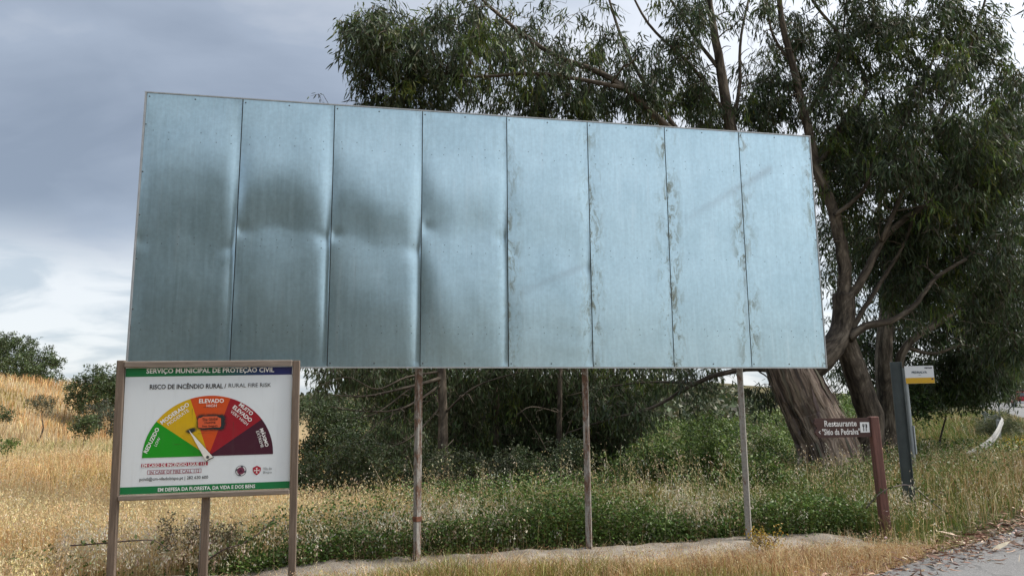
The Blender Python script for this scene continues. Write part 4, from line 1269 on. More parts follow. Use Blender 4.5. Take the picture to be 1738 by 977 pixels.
def build_second_tree():
    t = Tree(); Y = 20.0
    b = at(1505, 760, Y); base = np.array([b[0], Y, tz1(b[0], Y) - 0.1])
    t.limb([base] + px(Y, (1505, 690), (1500, 620), (1503, 560), (1512, 480)), 0.26, 0.19, 22, 0.03, 6, 'trunk')
    t.limb([base + np.array([.35, .2, 0])] + px(Y, (1522, 690), (1522, 630), (1540, 585), (1580, 555), (1640, 520), (1700, 495)), 0.17, 0.05, 14)
    t.limb(px(Y, (1540, 590), (1585, 600), (1640, 585), (1700, 610)), 0.06, 0.02)
    t.limb(px(Y, (1512, 480), (1560, 400), (1620, 330), (1680, 240)), 0.12, 0.03)
    t.limb(px(Y, (1512, 480), (1490, 400), (1500, 300)), 0.12, 0.04)
    t.limb(px(Y, (1640, 520), (1700, 480), (1740, 400)), 0.05, 0.02)
    C = np.concatenate([blob(1580, 540, Y + 1.5, 130, 70, 1.5, 90), blob(1680, 580, Y + 1, 60, 70, 1.3, 70), blob(1600, 630, Y + 2.0, 110, 45, 1.2, 90), blob(1690, 450, Y, 80, 80, 1.5, 70),
                        blob(1560, 420, Y + 1, 120, 90, 1.6, 90), blob(1640, 300, Y + .6, 110, 80, 1.6, 70), blob(1720, 340, Y, 50, 90, 1.3, 40), blob(1450, 420, Y + 1.8, 60, 120, 1.2, 50),
                        blob(1460, 600, Y + 2.2, 50, 70, 1., 40), blob(1480, 230, Y + 1, 110, 80, 1.5, 60), blob(1690, 230, Y + 1, 60, 60, 1.5, 44), blob(1680, 620, Y + 2, 30, 40, 1, 24)])
    t.clusters(C); C = np.concatenate([C, C[::3] + rng.normal(size=C[::3].shape) * .35])
    t.foliage(C, 62, 0.58, (0.19, 0.032), cols=EUC[:4], newp=0.06)
    t.build('eucalyptus_tree', base, 'shaggy eucalyptus with forked pale trunk just behind the bus stop sign', trunkmat=M_BARK, limbmat=M_BARK)


def stand_tree(pxb, pyb, Y, top, w, label, blobs, lean=0, r=0.11, mat=None, bare=(), dead=()):
    t = Tree()
    b = at(pxb, pyb, Y); base = np.array([b[0], Y, tz1(b[0], Y) - 0.1])
    t.limb([base] + px(Y, (pxb + lean * .3, pyb - 90), (pxb + lean * .5, 640), (pxb + lean * .8, 520), (pxb + lean, 380), (pxb + lean * 1.1, top)), r, r * 0.35, 10, 0, 5, 'trunk')
    for P, r0 in bare: t.limb(px(Y, *P), r0, 0.006, 6)
    if dead: t.clusters(np.concatenate([blob(*q) for q in dead]), twig=.013)
    C = np.concatenate([blob(*q) for q in blobs])
    t.clusters(C); t.foliage(C, 60, 0.58, (0.18, 0.032), cols=EUC[:3] + EUC[4:], newp=0.07)
    return t.build('eucalyptus_tree', base, label, trunkmat=mat or M_BARK, limbmat=M_BARK, group='eucalyptus stand behind the billboard')


build_big_tree()
build_second_tree()
stand_tree(756, 846, 17.0, 300, 60, 'slim pale eucalyptus trunk nearest the first rusty billboard post', [(700, 660, 18.5, 90, 40, 1, 40), (780, 720, 19, 60, 80, 1, 50), (640, 620, 18, 80, 28, 1, 34), (830, 620, 18, 80, 30, 1, 36), (570, 625, 18, 50, 22, 1, 16), (740, 610, 18.5, 60, 30, 1, 24)], -12, 0.14, None,
           bare=[([(752, 640), (700, 655, -.6), (620, 672, -1.), (555, 668, -1.2)], 0.05), ([(752, 650), (690, 690, -.7), (630, 698, -1), (560, 690, -1.4)], 0.035), ([(700, 655, -.6), (640, 700, -.9), (590, 710, -1.1)], 0.02),
                 ([(748, 690), (700, 740, -.5), (660, 758, -.8), (630, 755, -1)], 0.022), ([(690, 690, -.7), (640, 720, -.9), (600, 760, -1.1), (585, 800, -1.2)], 0.012), ([(755, 700), (800, 660, -.5), (850, 640, -.7), (900, 628, -.8)], 0.03),
                 ([(770, 745), (740, 775, -.6), (722, 780, -.8)], 0.015), ([(750, 630), (690, 640, -.4), (640, 660, -.8), (590, 640, -1), (540, 655, -1.1)], 0.03)], dead=[(630, 690, 16, 90, 50, .4, 40), (760, 680, 16.3, 60, 50, .3, 14)])
stand_tree(838, 850, 19.0, 300, 60, 'dark thin eucalyptus half hidden between the first two posts', [(850, 730, 19.5, 70, 90, 1.2, 75), (800, 790, 19.5, 60, 45, 1, 40), (900, 660, 19, 60, 40, 1, 40), (820, 650, 20, 60, 40, 1, 30)], 10, 0.10)
stand_tree(944, 848, 17.5, 300, 60, 'straight eucalyptus sapling just left of the middle rusty post', [(950, 720, 19.5, 60, 90, 1.2, 65), (920, 790, 20, 60, 50, 1.2, 45), (900, 620, 18, 70, 30, 1, 28), (980, 625, 18.5, 60, 28, 1, 26)], 14, 0.075, None,
           bare=[([(945, 800), (915, 740, -.4), (880, 690, -.7)], 0.014), ([(946, 780), (975, 700, -.5), (995, 665, -.7)], 0.012), ([(950, 700), (900, 690, -.6), (870, 712, -.8)], 0.016)], dead=[(920, 740, 17, 60, 70, .3, 26)])
stand_tree(1030, 846, 20.0, 300, 60, 'leafy eucalyptus filling the gap right of the middle post', [(1030, 740, 20, 60, 80, 1.3, 70), (1060, 690, 19.5, 60, 50, 1.2, 45), (1000, 800, 20, 60, 40, 1.2, 36), (985, 650, 19, 60, 25, 1, 18), (1080, 618, 18.5, 80, 28, 1, 30), (1170, 620, 19, 60, 20, 1, 16)], 18, 0.10, None,
           bare=[([(1035, 745), (1070, 780, -.5), (1090, 800, -.7)], 0.012), ([(1020, 740), (970, 752, -.5), (930, 745, -.7)], 0.016)], dead=[(1050, 730, 18.5, 60, 60, .4, 26)])
stand_tree(690, 842, 24.0, 420, 60, 'bushy eucalyptus deep in the shade left of the first post', [(690, 760, 24, 70, 60, 1.4, 75), (760, 790, 23.5, 60, 40, 1.4, 44), (690, 690, 24, 60, 40, 1.3, 36)], -6, 0.11)
stand_tree(880, 838, 26.0, 420, 60, 'tall eucalyptus at the back of the dark stand', [(880, 760, 26, 80, 60, 1.5, 75), (960, 740, 26, 70, 70, 1.5, 65), (1050, 780, 25, 50, 50, 1.4, 40), (820, 700, 26, 70, 50, 1.4, 50), (930, 670, 26, 90, 30, 1.2, 40)], 8, 0.12)


# ------------------------------------------------------------------ bushes and small trees
OAK = [(0.052, 0.082, 0.026), (0.070, 0.105, 0.034), (0.092, 0.125, 0.046), (0.062, 0.075, 0.038)]
SCRUB = [(0.085, 0.140, 0.028), (0.12, 0.18, 0.040), (0.070, 0.110, 0.034), (0.15, 0.20, 0.05)]


def bush(name, label, cx, cy, Y, blobs, cols, n=70, R=0.4, size=(0.09, 0.05), cat='bush', trunk=True, group=None, r=0.06):
    t = Tree()
    b = at(cx, cy, Y); base = np.array([b[0], Y, tz1(b[0], Y)])
    C = np.concatenate([blob(*q) for q in blobs]); C[:, 2] = np.maximum(C[:, 2], base[2] + 0.15)
    top = C[:, 2].max()
    mid = C.mean(0); mid[2] = base[2] + (top - base[2]) * 0.5
    t.limb([base, base * .6 + mid * .4 + rng.normal(size=3) * .1, mid], r, r * .4, 7, 0, 4, 'trunk')
    t.clusters(C, twig=0.02); t.foliage(C, n, R, size, cols=cols, hang=0.15, newp=0.02, six=False, dens=True)
    return t.build(name, base, label, cat, M_BARK_DARK, M_BARK_DARK, M_BUSH, group)


bush('oak_tree', 'dark spreading tree on the grassy hilltop at the far left edge', 30, 660, 42, [(5, 585, 42, 50, 28, 1.4, 50), (45, 605, 42, 45, 28, 1.4, 50), (85, 610, 42, 25, 18, 1.0, 20), (80, 640, 42, 30, 20, 1.2, 30), (30, 640, 42, 50, 18, 1.2, 34), (-30, 600, 42, 50, 45, 1.5, 60), (10, 625, 40, 60, 28, 1.4, 50), (60, 640, 41, 50, 18, 1.4, 30)], OAK, 80, 0.42, (0.11, 0.06), 'tree', r=0.16)
bush('oak_tree', 'rounded dark green tree left of the wooden sign frame', 170, 720, 34, [(172, 640, 34, 32, 24, 1.1, 34), (160, 670, 34, 45, 30, 1.3, 60), (195, 665, 34, 25, 35, 1.2, 40), (205, 650, 35, 30, 20, 1, 24)], OAK, 85, 0.38, (0.10, 0.055), 'tree', r=0.12)
bush('bush', 'small bare stemmed bush alone in the dry grass slope', 66, 712, 29, [(66, 682, 29, 24, 14, .5, 22), (80, 690, 29, 16, 10, .4, 8)], [(0.06, 0.075, 0.04), (0.08, 0.08, 0.045)], 45, 0.26, (0.07, 0.03), r=0.04)
bush('bush', 'low green bush in dry grass below the rounded tree', 150, 735, 26, [(150, 718, 26, 24, 16, .6, 26)], OAK, 70, 0.3, (0.08, 0.04), r=0.03)
bush('bush', 'grey green shrub tucked beside the left frame post', 190, 740, 30, [(175, 695, 30, 30, 18, .8, 28), (200, 710, 30, 22, 22, .8, 26)], [(0.075, 0.085, 0.06), (0.055, 0.07, 0.04)], 70, 0.34, (0.08, 0.03), r=0.05)
bush('bush', 'tiny green tuft shrub at the left photo edge', 2, 715, 24, [(4, 703, 24, 14, 9, .4, 10)], OAK, 60, 0.24, (0.07, 0.035), r=0.02)
bush('bush', 'little green plant low in the straw field', 22, 760, 19, [(22, 752, 19, 12, 6, .3, 8)], SCRUB, 50, 0.18, (0.06, 0.03), r=0.02)
bush('bush', 'large green bush behind the dry grass right of the sign', 560, 790, 26, [(560, 720, 26, 50, 40, 1.2, 60), (600, 760, 25, 50, 40, 1.2, 60), (535, 770, 26, 30, 40, 1, 34), (640, 770, 26, 40, 40, 1.2, 50), (600, 700, 28, 60, 30, 1.2, 40), (540, 690, 29, 40, 25, 1.2, 30)], [(0.045, 0.07, 0.024), (0.06, 0.09, 0.03), (0.04, 0.055, 0.022)], 90, 0.45, (0.10, 0.05), r=0.08)
bush('bush', 'dark green bush at the right frame post of the sign', 525, 830, 18, [(522, 800, 18, 20, 26, .5, 26)], OAK, 80, 0.3, (0.07, 0.04), r=0.03)
bush('bush', 'bright green bush between the middle and last posts', 1180, 850, 22, [(1150, 790, 22, 60, 40, 1.0, 60), (1200, 750, 23, 45, 50, 1.0, 60), (1110, 820, 21, 40, 25, .8, 34)], SCRUB, 90, 0.4, (0.09, 0.04), r=0.06)
bush('bush', 'green bush pressed against the left side of the big trunk', 1300, 830, 18, [(1300, 770, 18.5, 35, 35, .7, 40), (1270, 810, 18, 40, 25, .7, 34), (1330, 800, 17, 20, 30, .4, 16)], SCRUB, 90, 0.36, (0.08, 0.035), r=0.05)
bush('bush', 'dark tangled bush behind the grass left of the first post', 640, 870, 14, [(610, 790, 14.5, 60, 50, .6, 50), (670, 810, 14, 40, 45, .6, 40), (550, 800, 15, 35, 45, .6, 34)], [(0.055, 0.08, 0.028), (0.07, 0.095, 0.036), (0.09, 0.095, 0.05)], 80, 0.32, (0.07, 0.03), r=0.04)
bush('bush', 'grey green bush just right of the first billboard post', 800, 870, 13.0, [(780, 800, 13.4, 60, 52, .6, 60), (850, 805, 13.6, 50, 52, .6, 50)], [(0.055, 0.07, 0.034), (0.045, 0.062, 0.026), (0.08, 0.09, 0.045)], 80, 0.28, (0.06, 0.024), r=0.03)
bush('bush', 'low dark bush left of the middle billboard post', 930, 870, 12.8, [(915, 805, 13.2, 55, 50, .6, 54), (975, 790, 13.6, 40, 58, .6, 46)], [(0.05, 0.075, 0.026), (0.065, 0.085, 0.035)], 80, 0.28, (0.06, 0.026), r=0.03)
bush('bush', 'broad fresh green bush right of the middle billboard post', 1090, 880, 12.4, [(1060, 815, 12.8, 50, 42, .5, 44), (1120, 790, 12.8, 50, 55, .6, 60), (1165, 820, 12.4, 40, 45, .5, 40)], SCRUB, 80, 0.28, (0.065, 0.03), r=0.03)
bush('bush', 'tall leafy green bush left of the last billboard post', 1215, 880, 12.2, [(1210, 780, 12.6, 40, 65, .6, 70), (1245, 830, 12.2, 35, 40, .5, 34)], SCRUB, 80, 0.28, (0.06, 0.028), r=0.03)
bush('bush', 'spreading green bush right of the last billboard post', 1310, 880, 11.8, [(1300, 820, 12, 45, 45, .5, 50), (1350, 845, 11.8, 35, 32, .4, 30)], SCRUB, 80, 0.26, (0.06, 0.026), r=0.03)
bush('bush', 'weedy bush at the foot of the big trunk behind the restaurant sign', 1430, 860, 12.4, [(1420, 815, 12.6, 50, 26, .4, 34), (1470, 800, 13, 35, 30, .4, 24)], SCRUB + [(0.14, 0.14, 0.06)], 70, 0.25, (0.06, 0.02), r=0.03)
bush('bush', 'feathery broom bush swallowing the crash barrier', 1690, 750, 27, [(1700, 722, 27, 26, 22, .9, 44), (1678, 722, 28, 26, 22, .9, 34), (1722, 738, 26, 14, 16, .6, 16)], [(0.095, 0.115, 0.045), (0.13, 0.14, 0.06), (0.075, 0.09, 0.045)], 90, 0.42, (0.16, 0.012), r=0.04)
bush('bush', 'shady green bush under the eucalyptus right of the bus stop pole', 1600, 720, 22, [(1590, 670, 22, 50, 25, .8, 44), (1640, 665, 23, 40, 30, .9, 40), (1560, 680, 21, 20, 20, .5, 16)], [(0.045, 0.085, 0.02), (0.035, 0.055, 0.02), (0.07, 0.12, 0.028)], 80, 0.36, (0.09, 0.045), r=0.05)
bush('bush', 'rounded roadside bush far off at the right photo edge', 1725, 690, 75, [(1715, 640, 92, 35, 18, 2.5, 60), (1745, 630, 94, 40, 22, 2.5, 60), (1670, 645, 88, 30, 20, 2, 44)], [(0.07, 0.095, 0.034), (0.09, 0.11, 0.045)], 60, 1.0, (0.28, 0.14), r=0.1)


# ------------------------------------------------------------------ scrub on the far side of the ravine, distant woods
def build_scrub():
    s = Soup()
    n = 1500
    x = rng.uniform(-25, 60, n * 6); y = rng.uniform(20, 150, n * 6)
    d = road_d(x, y)
    ok = (d > 10) & (x > -0.25 * y + 1) & (rng.random(len(x)) < np.clip(45 / y, .25, 1))
    x, y, d = x[ok][:n], y[ok][:n], d[ok][:n]
    z = terrain_z(x, y, d)
    r = rng.uniform(0.5, 1.25, len(x)) * (0.8 + y / 110)
    for i in range(len(x)):
        k = int(np.clip(9000 / y[i], 70, 260))
        q = nrm(rng.normal(size=(k, 3))) * (rng.random((k, 1)) ** 0.35) * np.array([1, 1, 0.7]) * r[i]
        q = q * (1 + 0.25 * np.sin(q[:, :1] * 7 / r[i] + i) * np.cos(q[:, 1:2] * 6 / r[i]))
        b = np.array([x[i], y[i], z[i] + r[i] * 0.45]) + q
        dr = nrm(q + rng.normal(size=(k, 3)) * r[i] * .5 + np.array([0, 0, .3]))
        sz = max(0.10, y[i] * 0.0042)
        col = np.array(SCRUB)[rng.integers(4)] * rng.uniform(0.7, 1.15) if rng.random() < .85 else np.array((0.16, 0.14, 0.07))
        T = np.clip(col * (1 + .2 * rng.normal(size=(k, 1))), 0.01, 1)
        V, F, T = leaves(b, dr, sz * rng.uniform(.7, 1.4, k), sz * .45, .15, T, False)
        s.add(V, F, None, T)
    obj('scrub', s.mesh('scrub'), M_BUSH, kind='stuff', label='dense green scrub covering the far side of the ravine', cat='scrub')


def build_woods():
    """tree line across the road behind the viewer and beyond the far slope"""
    s = Soup()
    spots = []
    while len(spots) < 64:
        az = math.radians(rng.uniform(152, 250)); rr = rng.uniform(12, 24)
        x, y = rr * math.sin(az), rr * math.cos(az)
        if road_d([x], [y])[0] > -9.0: continue
        dg = math.degrees(az)
        h = float(np.clip(2.0 + (dg - 140) * .245, 2.0, 11.8)) * rng.uniform(.85, 1.08)
        spots.append((x, y, rng.uniform(1.5, 2.6), h * (.55 + .45 * rr / 20)))
    for (x, y, r, h) in spots:
        z = tz1(x, y)
        k = int(120 * h)
        q = nrm(rng.normal(size=(k, 3))) * (rng.random((k, 1)) ** 0.4) * np.array([r, r, h * .5])
        b = np.array([x, y, z + h * .5]) + q
        T = pick(OAK, k)
        V, F, T = leaves(b, nrm(rng.normal(size=(k, 3)) + np.array([0, 0, -.5])), .65, .40, .2, T, False)
        s.add(V, F, None, T)
    obj('woodland', s.mesh('woodland'), M_BUSH, kind='stuff', label='dark tree line across the road mirrored dully in the billboard', cat='woodland')
    s = Soup()
    for k in range(900):           # far ridge trees
        a = rng.uniform(-.62, .68); yy = rng.uniform(150, 420)
        x, y = a * yy, yy
        z = tz1(x, y); r = rng.uniform(2, 4.5)
        k2 = 46
        q = nrm(rng.normal(size=(k2, 3))) * np.array([r, r, r * .7])
        z2 = z + float(S((math.hypot(x, y) - 150) / 500)) * 3
        b = np.array([x, y, z2 + r * .4]) + q
        T = pick([(0.06, 0.085, 0.035), (0.08, 0.10, 0.05), (0.10, 0.10, 0.06)], k2)
        V, F, T = leaves(b, nrm(rng.normal(size=(k2, 3))), r * .6, r * .35, .2, T, False)
        s.add(V, F, None, T)
    obj('distant_woods', s.mesh('distant_woods'), M_BUSH, kind='stuff', label='far wooded ridge along the horizon', cat='woods')


build_scrub()
build_woods()

# ------------------------------------------------------------------ grasses
STRAW = [(0.60, 0.46, 0.25), (0.70, 0.57, 0.34), (0.48, 0.34, 0.17), (0.75, 0.64, 0.43), (0.44, 0.29, 0.14)]
STRAW_RED = [(0.36, 0.20, 0.09), (0.42, 0.27, 0.13), (0.30, 0.15, 0.07), (0.48, 0.36, 0.20)]
GREENG = [(0.075, 0.125, 0.020), (0.11, 0.165, 0.030), (0.15, 0.18, 0.04), (0.20, 0.19, 0.06)]
PALE = [(0.62, 0.56, 0.43), (0.70, 0.66, 0.55), (0.52, 0.43, 0.29)]


def scatter(n, rmin, rmax, amin=-46, amax=46, power=0.5):
    """points on the ground in a wedge round the viewpoint, thinning with distance"""
    a = np.radians(rng.uniform(amin, amax, n))
    u = rng.random(n)
    r = (rmin ** power + u * (rmax ** power - rmin ** power)) ** (1 / power)
    x, y = r * np.sin(a), r * np.cos(a)
    return x, y, road_d(x, y)


def blades(x, y, d, h, w, cols, lean=0.35, var=0.2, z=None):
    n = len(x)
    z = terrain_z(x, y, d) if z is None else z
    b = np.stack([x, y, z - 0.02], 1)
    h = np.broadcast_to(h, (n,))[:, None]
    ln = rng.normal(size=(n, 2)) * lean; dirh = np.concatenate([ln, np.zeros((n, 1))], 1)
    side = nrm(np.concatenate([rng.normal(size=(n, 2)), np.zeros((n, 1))], 1)) * (np.broadcast_to(w, (n,))[:, None]) * .5
    mid = b + np.array([0, 0, .6]) * h + dirh * h * .22
    tip = b + np.array([0, 0, 1.]) * h * rng.uniform(.75, 1, (n, 1)) + dirh * h * .8
    V = np.stack([b - side, b + side, mid + side * .75, mid - side * .75, tip], 1).reshape(-1, 3)
    F = (np.arange(n)[:, None, None] * 5 + np.array([[0, 1, 2], [0, 2, 3], [3, 2, 4]])[None]).reshape(-1, 3)
    T = np.repeat(pick(cols, n, var), 5, 0)
    return V, F, T, tip


def oats(x, y, d, h, cols, nsp=7, size=0.026, stemw=0.004):
    """stalk with a nodding head of pale spikelets"""
    s = Soup()
    V, F, T, tip = blades(x, y, d, h, stemw, STRAW, 0.25)
    s.add(V, F, None, T)
    n = len(x)
    base = np.stack([x, y, terrain_z(x, y, d)], 1)
    t = rng.uniform(0.62, 1.02, (n, nsp, 1))
    P = base[:, None] * (1 - t) + tip[:, None] * t
    off = nrm(rng.normal(size=(n, nsp, 3)) * np.array([1, 1, .25])) * rng.uniform(.01, .065, (n, nsp, 1)) * (size / .026) ** .5
    P = (P + off).reshape(-1, 3)
    dr = nrm(np.array([0, 0, -1.]) + rng.normal(size=P.shape) * .55)
    V, F, T = leaves(P, dr, size * rng.uniform(.7, 1.4, len(P)), size * .34 * rng.uniform(.7, 1.3, len(P)), .1, np.repeat(pick(cols, n, .12), nsp, 0), False)
    s.add(V, F, None, T)
    return s


def build_grass():
    # --- tall dry grass on the left field and slope
    so = Soup()
    x, y, d = scatter(150000, 6.2, 62, -46, 14, 0.25)
    g = green_mask(x, y, d)
    bx = (x - BO[0]) * BD[0] + (y - BO[1]) * BD[1]; bn = (x - BO[0]) * BN[0] + (y - BO[1]) * BN[1]     # billboard frame
    onstrip = (bx > -0.3) & (bx < 8.5) & (bn > -0.42) & (bn < 0.95)
    ok = (d > 0.4) & (rng.random(len(x)) > g * .82) & (~onstrip) & ((bn < -0.3) | (bx < -0.4)) & (y < 62) & ~((bn > -.9) & (bx > .8) & (rng.random(len(x)) < .85))
    X, Yq, D = x[ok], y[ok], d[ok]
    dist = np.hypot(X, Yq)
    patch = fbm(X, Yq, .35, 41)
    hh = (0.50 + 0.13 * patch) * rng.uniform(.55, 1.2, len(X)) * np.where(dist < 9.5, .85, 1)
    ww = np.maximum(.005, dist * .00062)
    red = (fbm(X, Yq, .5, 42) + .45 * S((dist - 15) / 12) > .28)
    V, F, T, tip = blades(X, Yq, D, hh, ww, STRAW)
    T = np.where(np.repeat(red, 5)[:, None], T * np.array([.98, .82, .66]), T)
    gp = (fbm(X, Yq, .6, 43) > .42)
    T = np.where(np.repeat(gp, 5)[:, None], T * np.array([.55, .66, .45]), T)
    so.add(V, F, None, T)
    obj('dry_grass', so.mesh('dry_grass'), M_GRASS, kind='stuff', label='tall straw coloured dry grass covering the left field', cat='grass')
    # --- oat heads that speckle the field
    x, y, d = scatter(26000, 6.6, 30, -44, 4, 0.3)
    g = green_mask(x, y, d)
    bx = (x - BO[0]) * BD[0] + (y - BO[1]) * BD[1]; bn = (x - BO[0]) * BN[0] + (y - BO[1]) * BN[1]
    ok = (d > 0.6) & (rng.random(len(x)) > g) & ((bn < -0.45) | (bx < -0.5))
    X, Yq, D = x[ok], y[ok], d[ok]; dist = np.hypot(X, Yq)
    a = oats(X, Yq, D, rng.uniform(.42, .78, len(X)) * np.where(dist < 9.5, .8, 1), [(0.70, 0.55, 0.31), (0.78, 0.66, 0.42), (0.60, 0.43, 0.21), (0.68, 0.57, 0.33)], 7, .032)
    obj('wild_oats', a.mesh('wild_oats'), M_GRASS, kind='stuff', label='nodding wild oat heads all over the left field', cat='grass')
    x, y, d = scatter(5200, 7.2, 24, -43, 44, 0.4)
    bx = (x - BO[0]) * BD[0] + (y - BO[1]) * BD[1]; bn = (x - BO[0]) * BN[0] + (y - BO[1]) * BN[1]
    ok = (d > .8) & ((bn < -.6) | (bx < -.8)) & (fbm(x, y, .9, 57) + .3 * rng.normal(size=len(x)) > .1)
    a = oats(x[ok], y[ok], d[ok], rng.uniform(.65, 1.05, ok.sum()), PALE + STRAW[:2], 8, .032, .0045)
    obj('wild_oats', a.mesh('tall_oats'), M_GRASS, kind='stuff', label='taller wispy oat stalks standing above the field and verge', cat='grass')
    # --- pale oats in front of the brambles below the billboard
    n = 4200
    u = rng.uniform(-.8, 9.6, n); v = -rng.gamma(1.6, .30, n) - .30
    P = BO[None] + u[:, None] * BD + v[:, None] * BN
    clump = fbm(u, v * 0, 2.3, 51) + .4 * rng.normal(size=n)
    P = P[clump > -.05]; D = road_d(P[:, 0], P[:, 1])
    a = oats(P[:, 0], P[:, 1], D, rng.uniform(.22, .68, len(P)), PALE, 9, .034)
    obj('wild_oats', a.mesh('pale_oats'), M_GRASS, kind='stuff', label='bleached oat stalks along the back of the sandy strip', cat='grass')
    # --- low dry grass on the front of the strip, down to the road
    so = Soup()
    n = 52000
    u = rng.uniform(-1.6, 9.6, n); v = .50 + rng.gamma(1.7, .42, n) + .25 * fbm(u, u * 0, 1.5, 52)
    P = BO[None] + u[:, None] * BD + v[:, None] * BN
    D = road_d(P[:, 0], P[:, 1]); k = (D > .05) & (P[:, 1] > 2.5)
    P, D, v_, u_ = P[k], D[k], v[k], u[k]
    h = rng.uniform(.06, .27, len(P)) * (1 + .7 * fbm(P[:, 0], P[:, 1], 1.3, 53)) * np.clip((v_ - .3) / .7, .35, 1)
    V, F, T, tip = blades(P[:, 0], P[:, 1], D, np.maximum(h, .04), .0045, STRAW_RED + STRAW[:2], .5)
    grn = (fbm(P[:, 0], P[:, 1], 1.1, 54) + .35 * (u_ - 5) / 3 > .18) & (rng.random(len(P)) < .75)
    T = np.where(np.repeat(grn, 5)[:, None], T * np.array([.42, .60, .26]), T)
    so.add(V, F, None, T)
    n = 3200
    u = rng.uniform(-1.2, 8.6, n); v = rng.uniform(.35, 1.7, n)
    P = BO[None] + u[:, None] * BD + v[:, None] * BN
    D = road_d(P[:, 0], P[:, 1]); k = D > .15
    a = oats(P[k, 0], P[k, 1], D[k], rng.uniform(.10, .30, k.sum()), [(0.52, 0.41, 0.25), (0.60, 0.48, 0.30), (0.40, 0.24, 0.12)], 6, .022, .003)
    so.V += a.V; so.T += a.T; so.A += a.A; so.F3 += [f + so.n for f in a.F3]; so.n += a.n
    # sparse stalks that grow through the strip itself
    n = 2200
    u = rng.uniform(0, 8.4, n); v = rng.uniform(-.35, .6, n)
    P = BO[None] + u[:, None] * BD + v[:, None] * BN
    D = road_d(P[:, 0], P[:, 1])
    V, F, T, tip = blades(P[:, 0], P[:, 1], D, rng.uniform(.08, .22, n), .004, STRAW, .5)
    so.add(V, F, None, T)
    obj('low_grass', so.mesh('low_grass'), M_GRASS, kind='stuff', label='short reddish dry grass in front of the sandy strip', cat='grass')
    # --- verge along the road on the right: green and straw mixed
    so = Soup()
    x, y, d = scatter(200000, 7.0, 60, -7, 47, 0.3)
    bx = (x - BO[0]) * BD[0] + (y - BO[1]) * BD[1]; bn = (x - BO[0]) * BN[0] + (y - BO[1]) * BN[1]
    ok = (d > .25) & (d < 11) & ~((bx < 8.5) & (bn > -.5))
    x, y, d = x[ok], y[ok], d[ok]; dist = np.hypot(x, y)
    h = (.50 + .17 * fbm(x, y, .7, 61) + .08 * fbm(x, y, 2.2, 63)) * rng.uniform(.4, 1.25, len(x)) * np.clip(d / 1.2, .35, 1)
    V, F, T, tip = blades(x, y, d, h, np.maximum(.005, dist * .0006), GREENG, .45)
    dry = rng.random(len(x)) < np.clip(.20 + .5 * fbm(x, y, .55, 62) + .22 * (d < 1.3) + .10 * (d < 2.6), .06, .85)
    T = np.where(np.repeat(dry, 5)[:, None], np.repeat(pick(STRAW + STRAW_RED, len(x), .2), 5, 0) * .85, T)
    so.add(V, F, None, T)
    k = (rng.random(len(x)) < .045) & (dist < 26)
    a = oats(x[k], y[k], d[k], rng.uniform(.25, .6, k.sum()), PALE + STRAW[:2], 7, .028)
    so.V += a.V; so.T += a.T; so.A += a.A; so.F3 += [f + so.n for f in a.F3]; so.n += a.n
    obj('verge_grass', so.mesh('verge_grass'), M_GRASS, kind='stuff', label='mixed green and straw grass on the verge at right', cat='grass')


def build_brambles():
    s = Soup()
    n = 220000
    x, y, d = scatter(n, 7.5, 26, -40, 44, 0.3)
    m_ = 42000                                      # the lush edge right behind the sandy strip
    u_ = rng.uniform(.6, 9.3, m_); v_ = -.27 - rng.gamma(1.5, .28, m_)
    Pm = BO[None] + u_[:, None] * BD + v_[:, None] * BN
    x = np.concatenate([x, Pm[:, 0]]); y = np.concatenate([y, Pm[:, 1]]); n = len(x); d = road_d(x, y)
    bx = (x - BO[0]) * BD[0] + (y - BO[1]) * BD[1]; bn = (x - BO[0]) * BN[0] + (y - BO[1]) * BN[1]
    g = np.clip(green_mask(x, y, d), 0, 1)
    low = ((bn < -.26) & (bn > -1.25) & (bx > -.6) & (bx < 9)) | ((bn < -.2) & (bn > -1.0) & (bx <= -.2) & (bx > -1.6))
    cl = fbm(x, y, .9, 71)
    prob = np.where(low, np.clip(.85 + .8 * cl + .4 * fbm(x, y, 2.2, 74), 0.06, 1), g * np.clip(.45 + .6 * cl, 0.05, 1) * np.clip((d - .9) / 1.0, 0, 1))
    ok = (rng.random(n) < prob) & (d > .6) & ((bn < -.26) | (bx > 8.3) | (bx < -.3))
    x, y, d, bn, cl = x[ok], y[ok], d[ok], bn[ok], cl[ok]
    z = terrain_z(x, y, d)
    H = np.clip(.30 + .24 * cl + .12 * fbm(x, y, 2.6, 73) + .12 * np.clip(-bn - .6, 0, 2), .08, .6)
    b = np.stack([x, y, z + H * rng.random(len(x)) ** .8], 1)
    dr = nrm(rng.normal(size=(len(x), 3)) * np.array([1, 1, .45]) + np.array([0, 0, .12]))
    dist = np.hypot(x, y)
    sz = np.maximum(.038, dist * .0034) * rng.uniform(.6, 1.4, len(x))
    T = pick([(0.075, 0.135, 0.024), (0.105, 0.18, 0.034), (0.058, 0.10, 0.026), (0.14, 0.195, 0.05), (0.17, 0.155, 0.06)], len(x), .22, [.3, .3, .2, .14, .06])
    V, F, T = leaves(b, dr, sz, sz * .55, .12, T, False)
    s.add(V, F, None, T)
    obj('brambles', s.mesh('brambles'), M_BUSH, kind='stuff', label='low green brambles and weeds behind the sandy strip', cat='brambles')


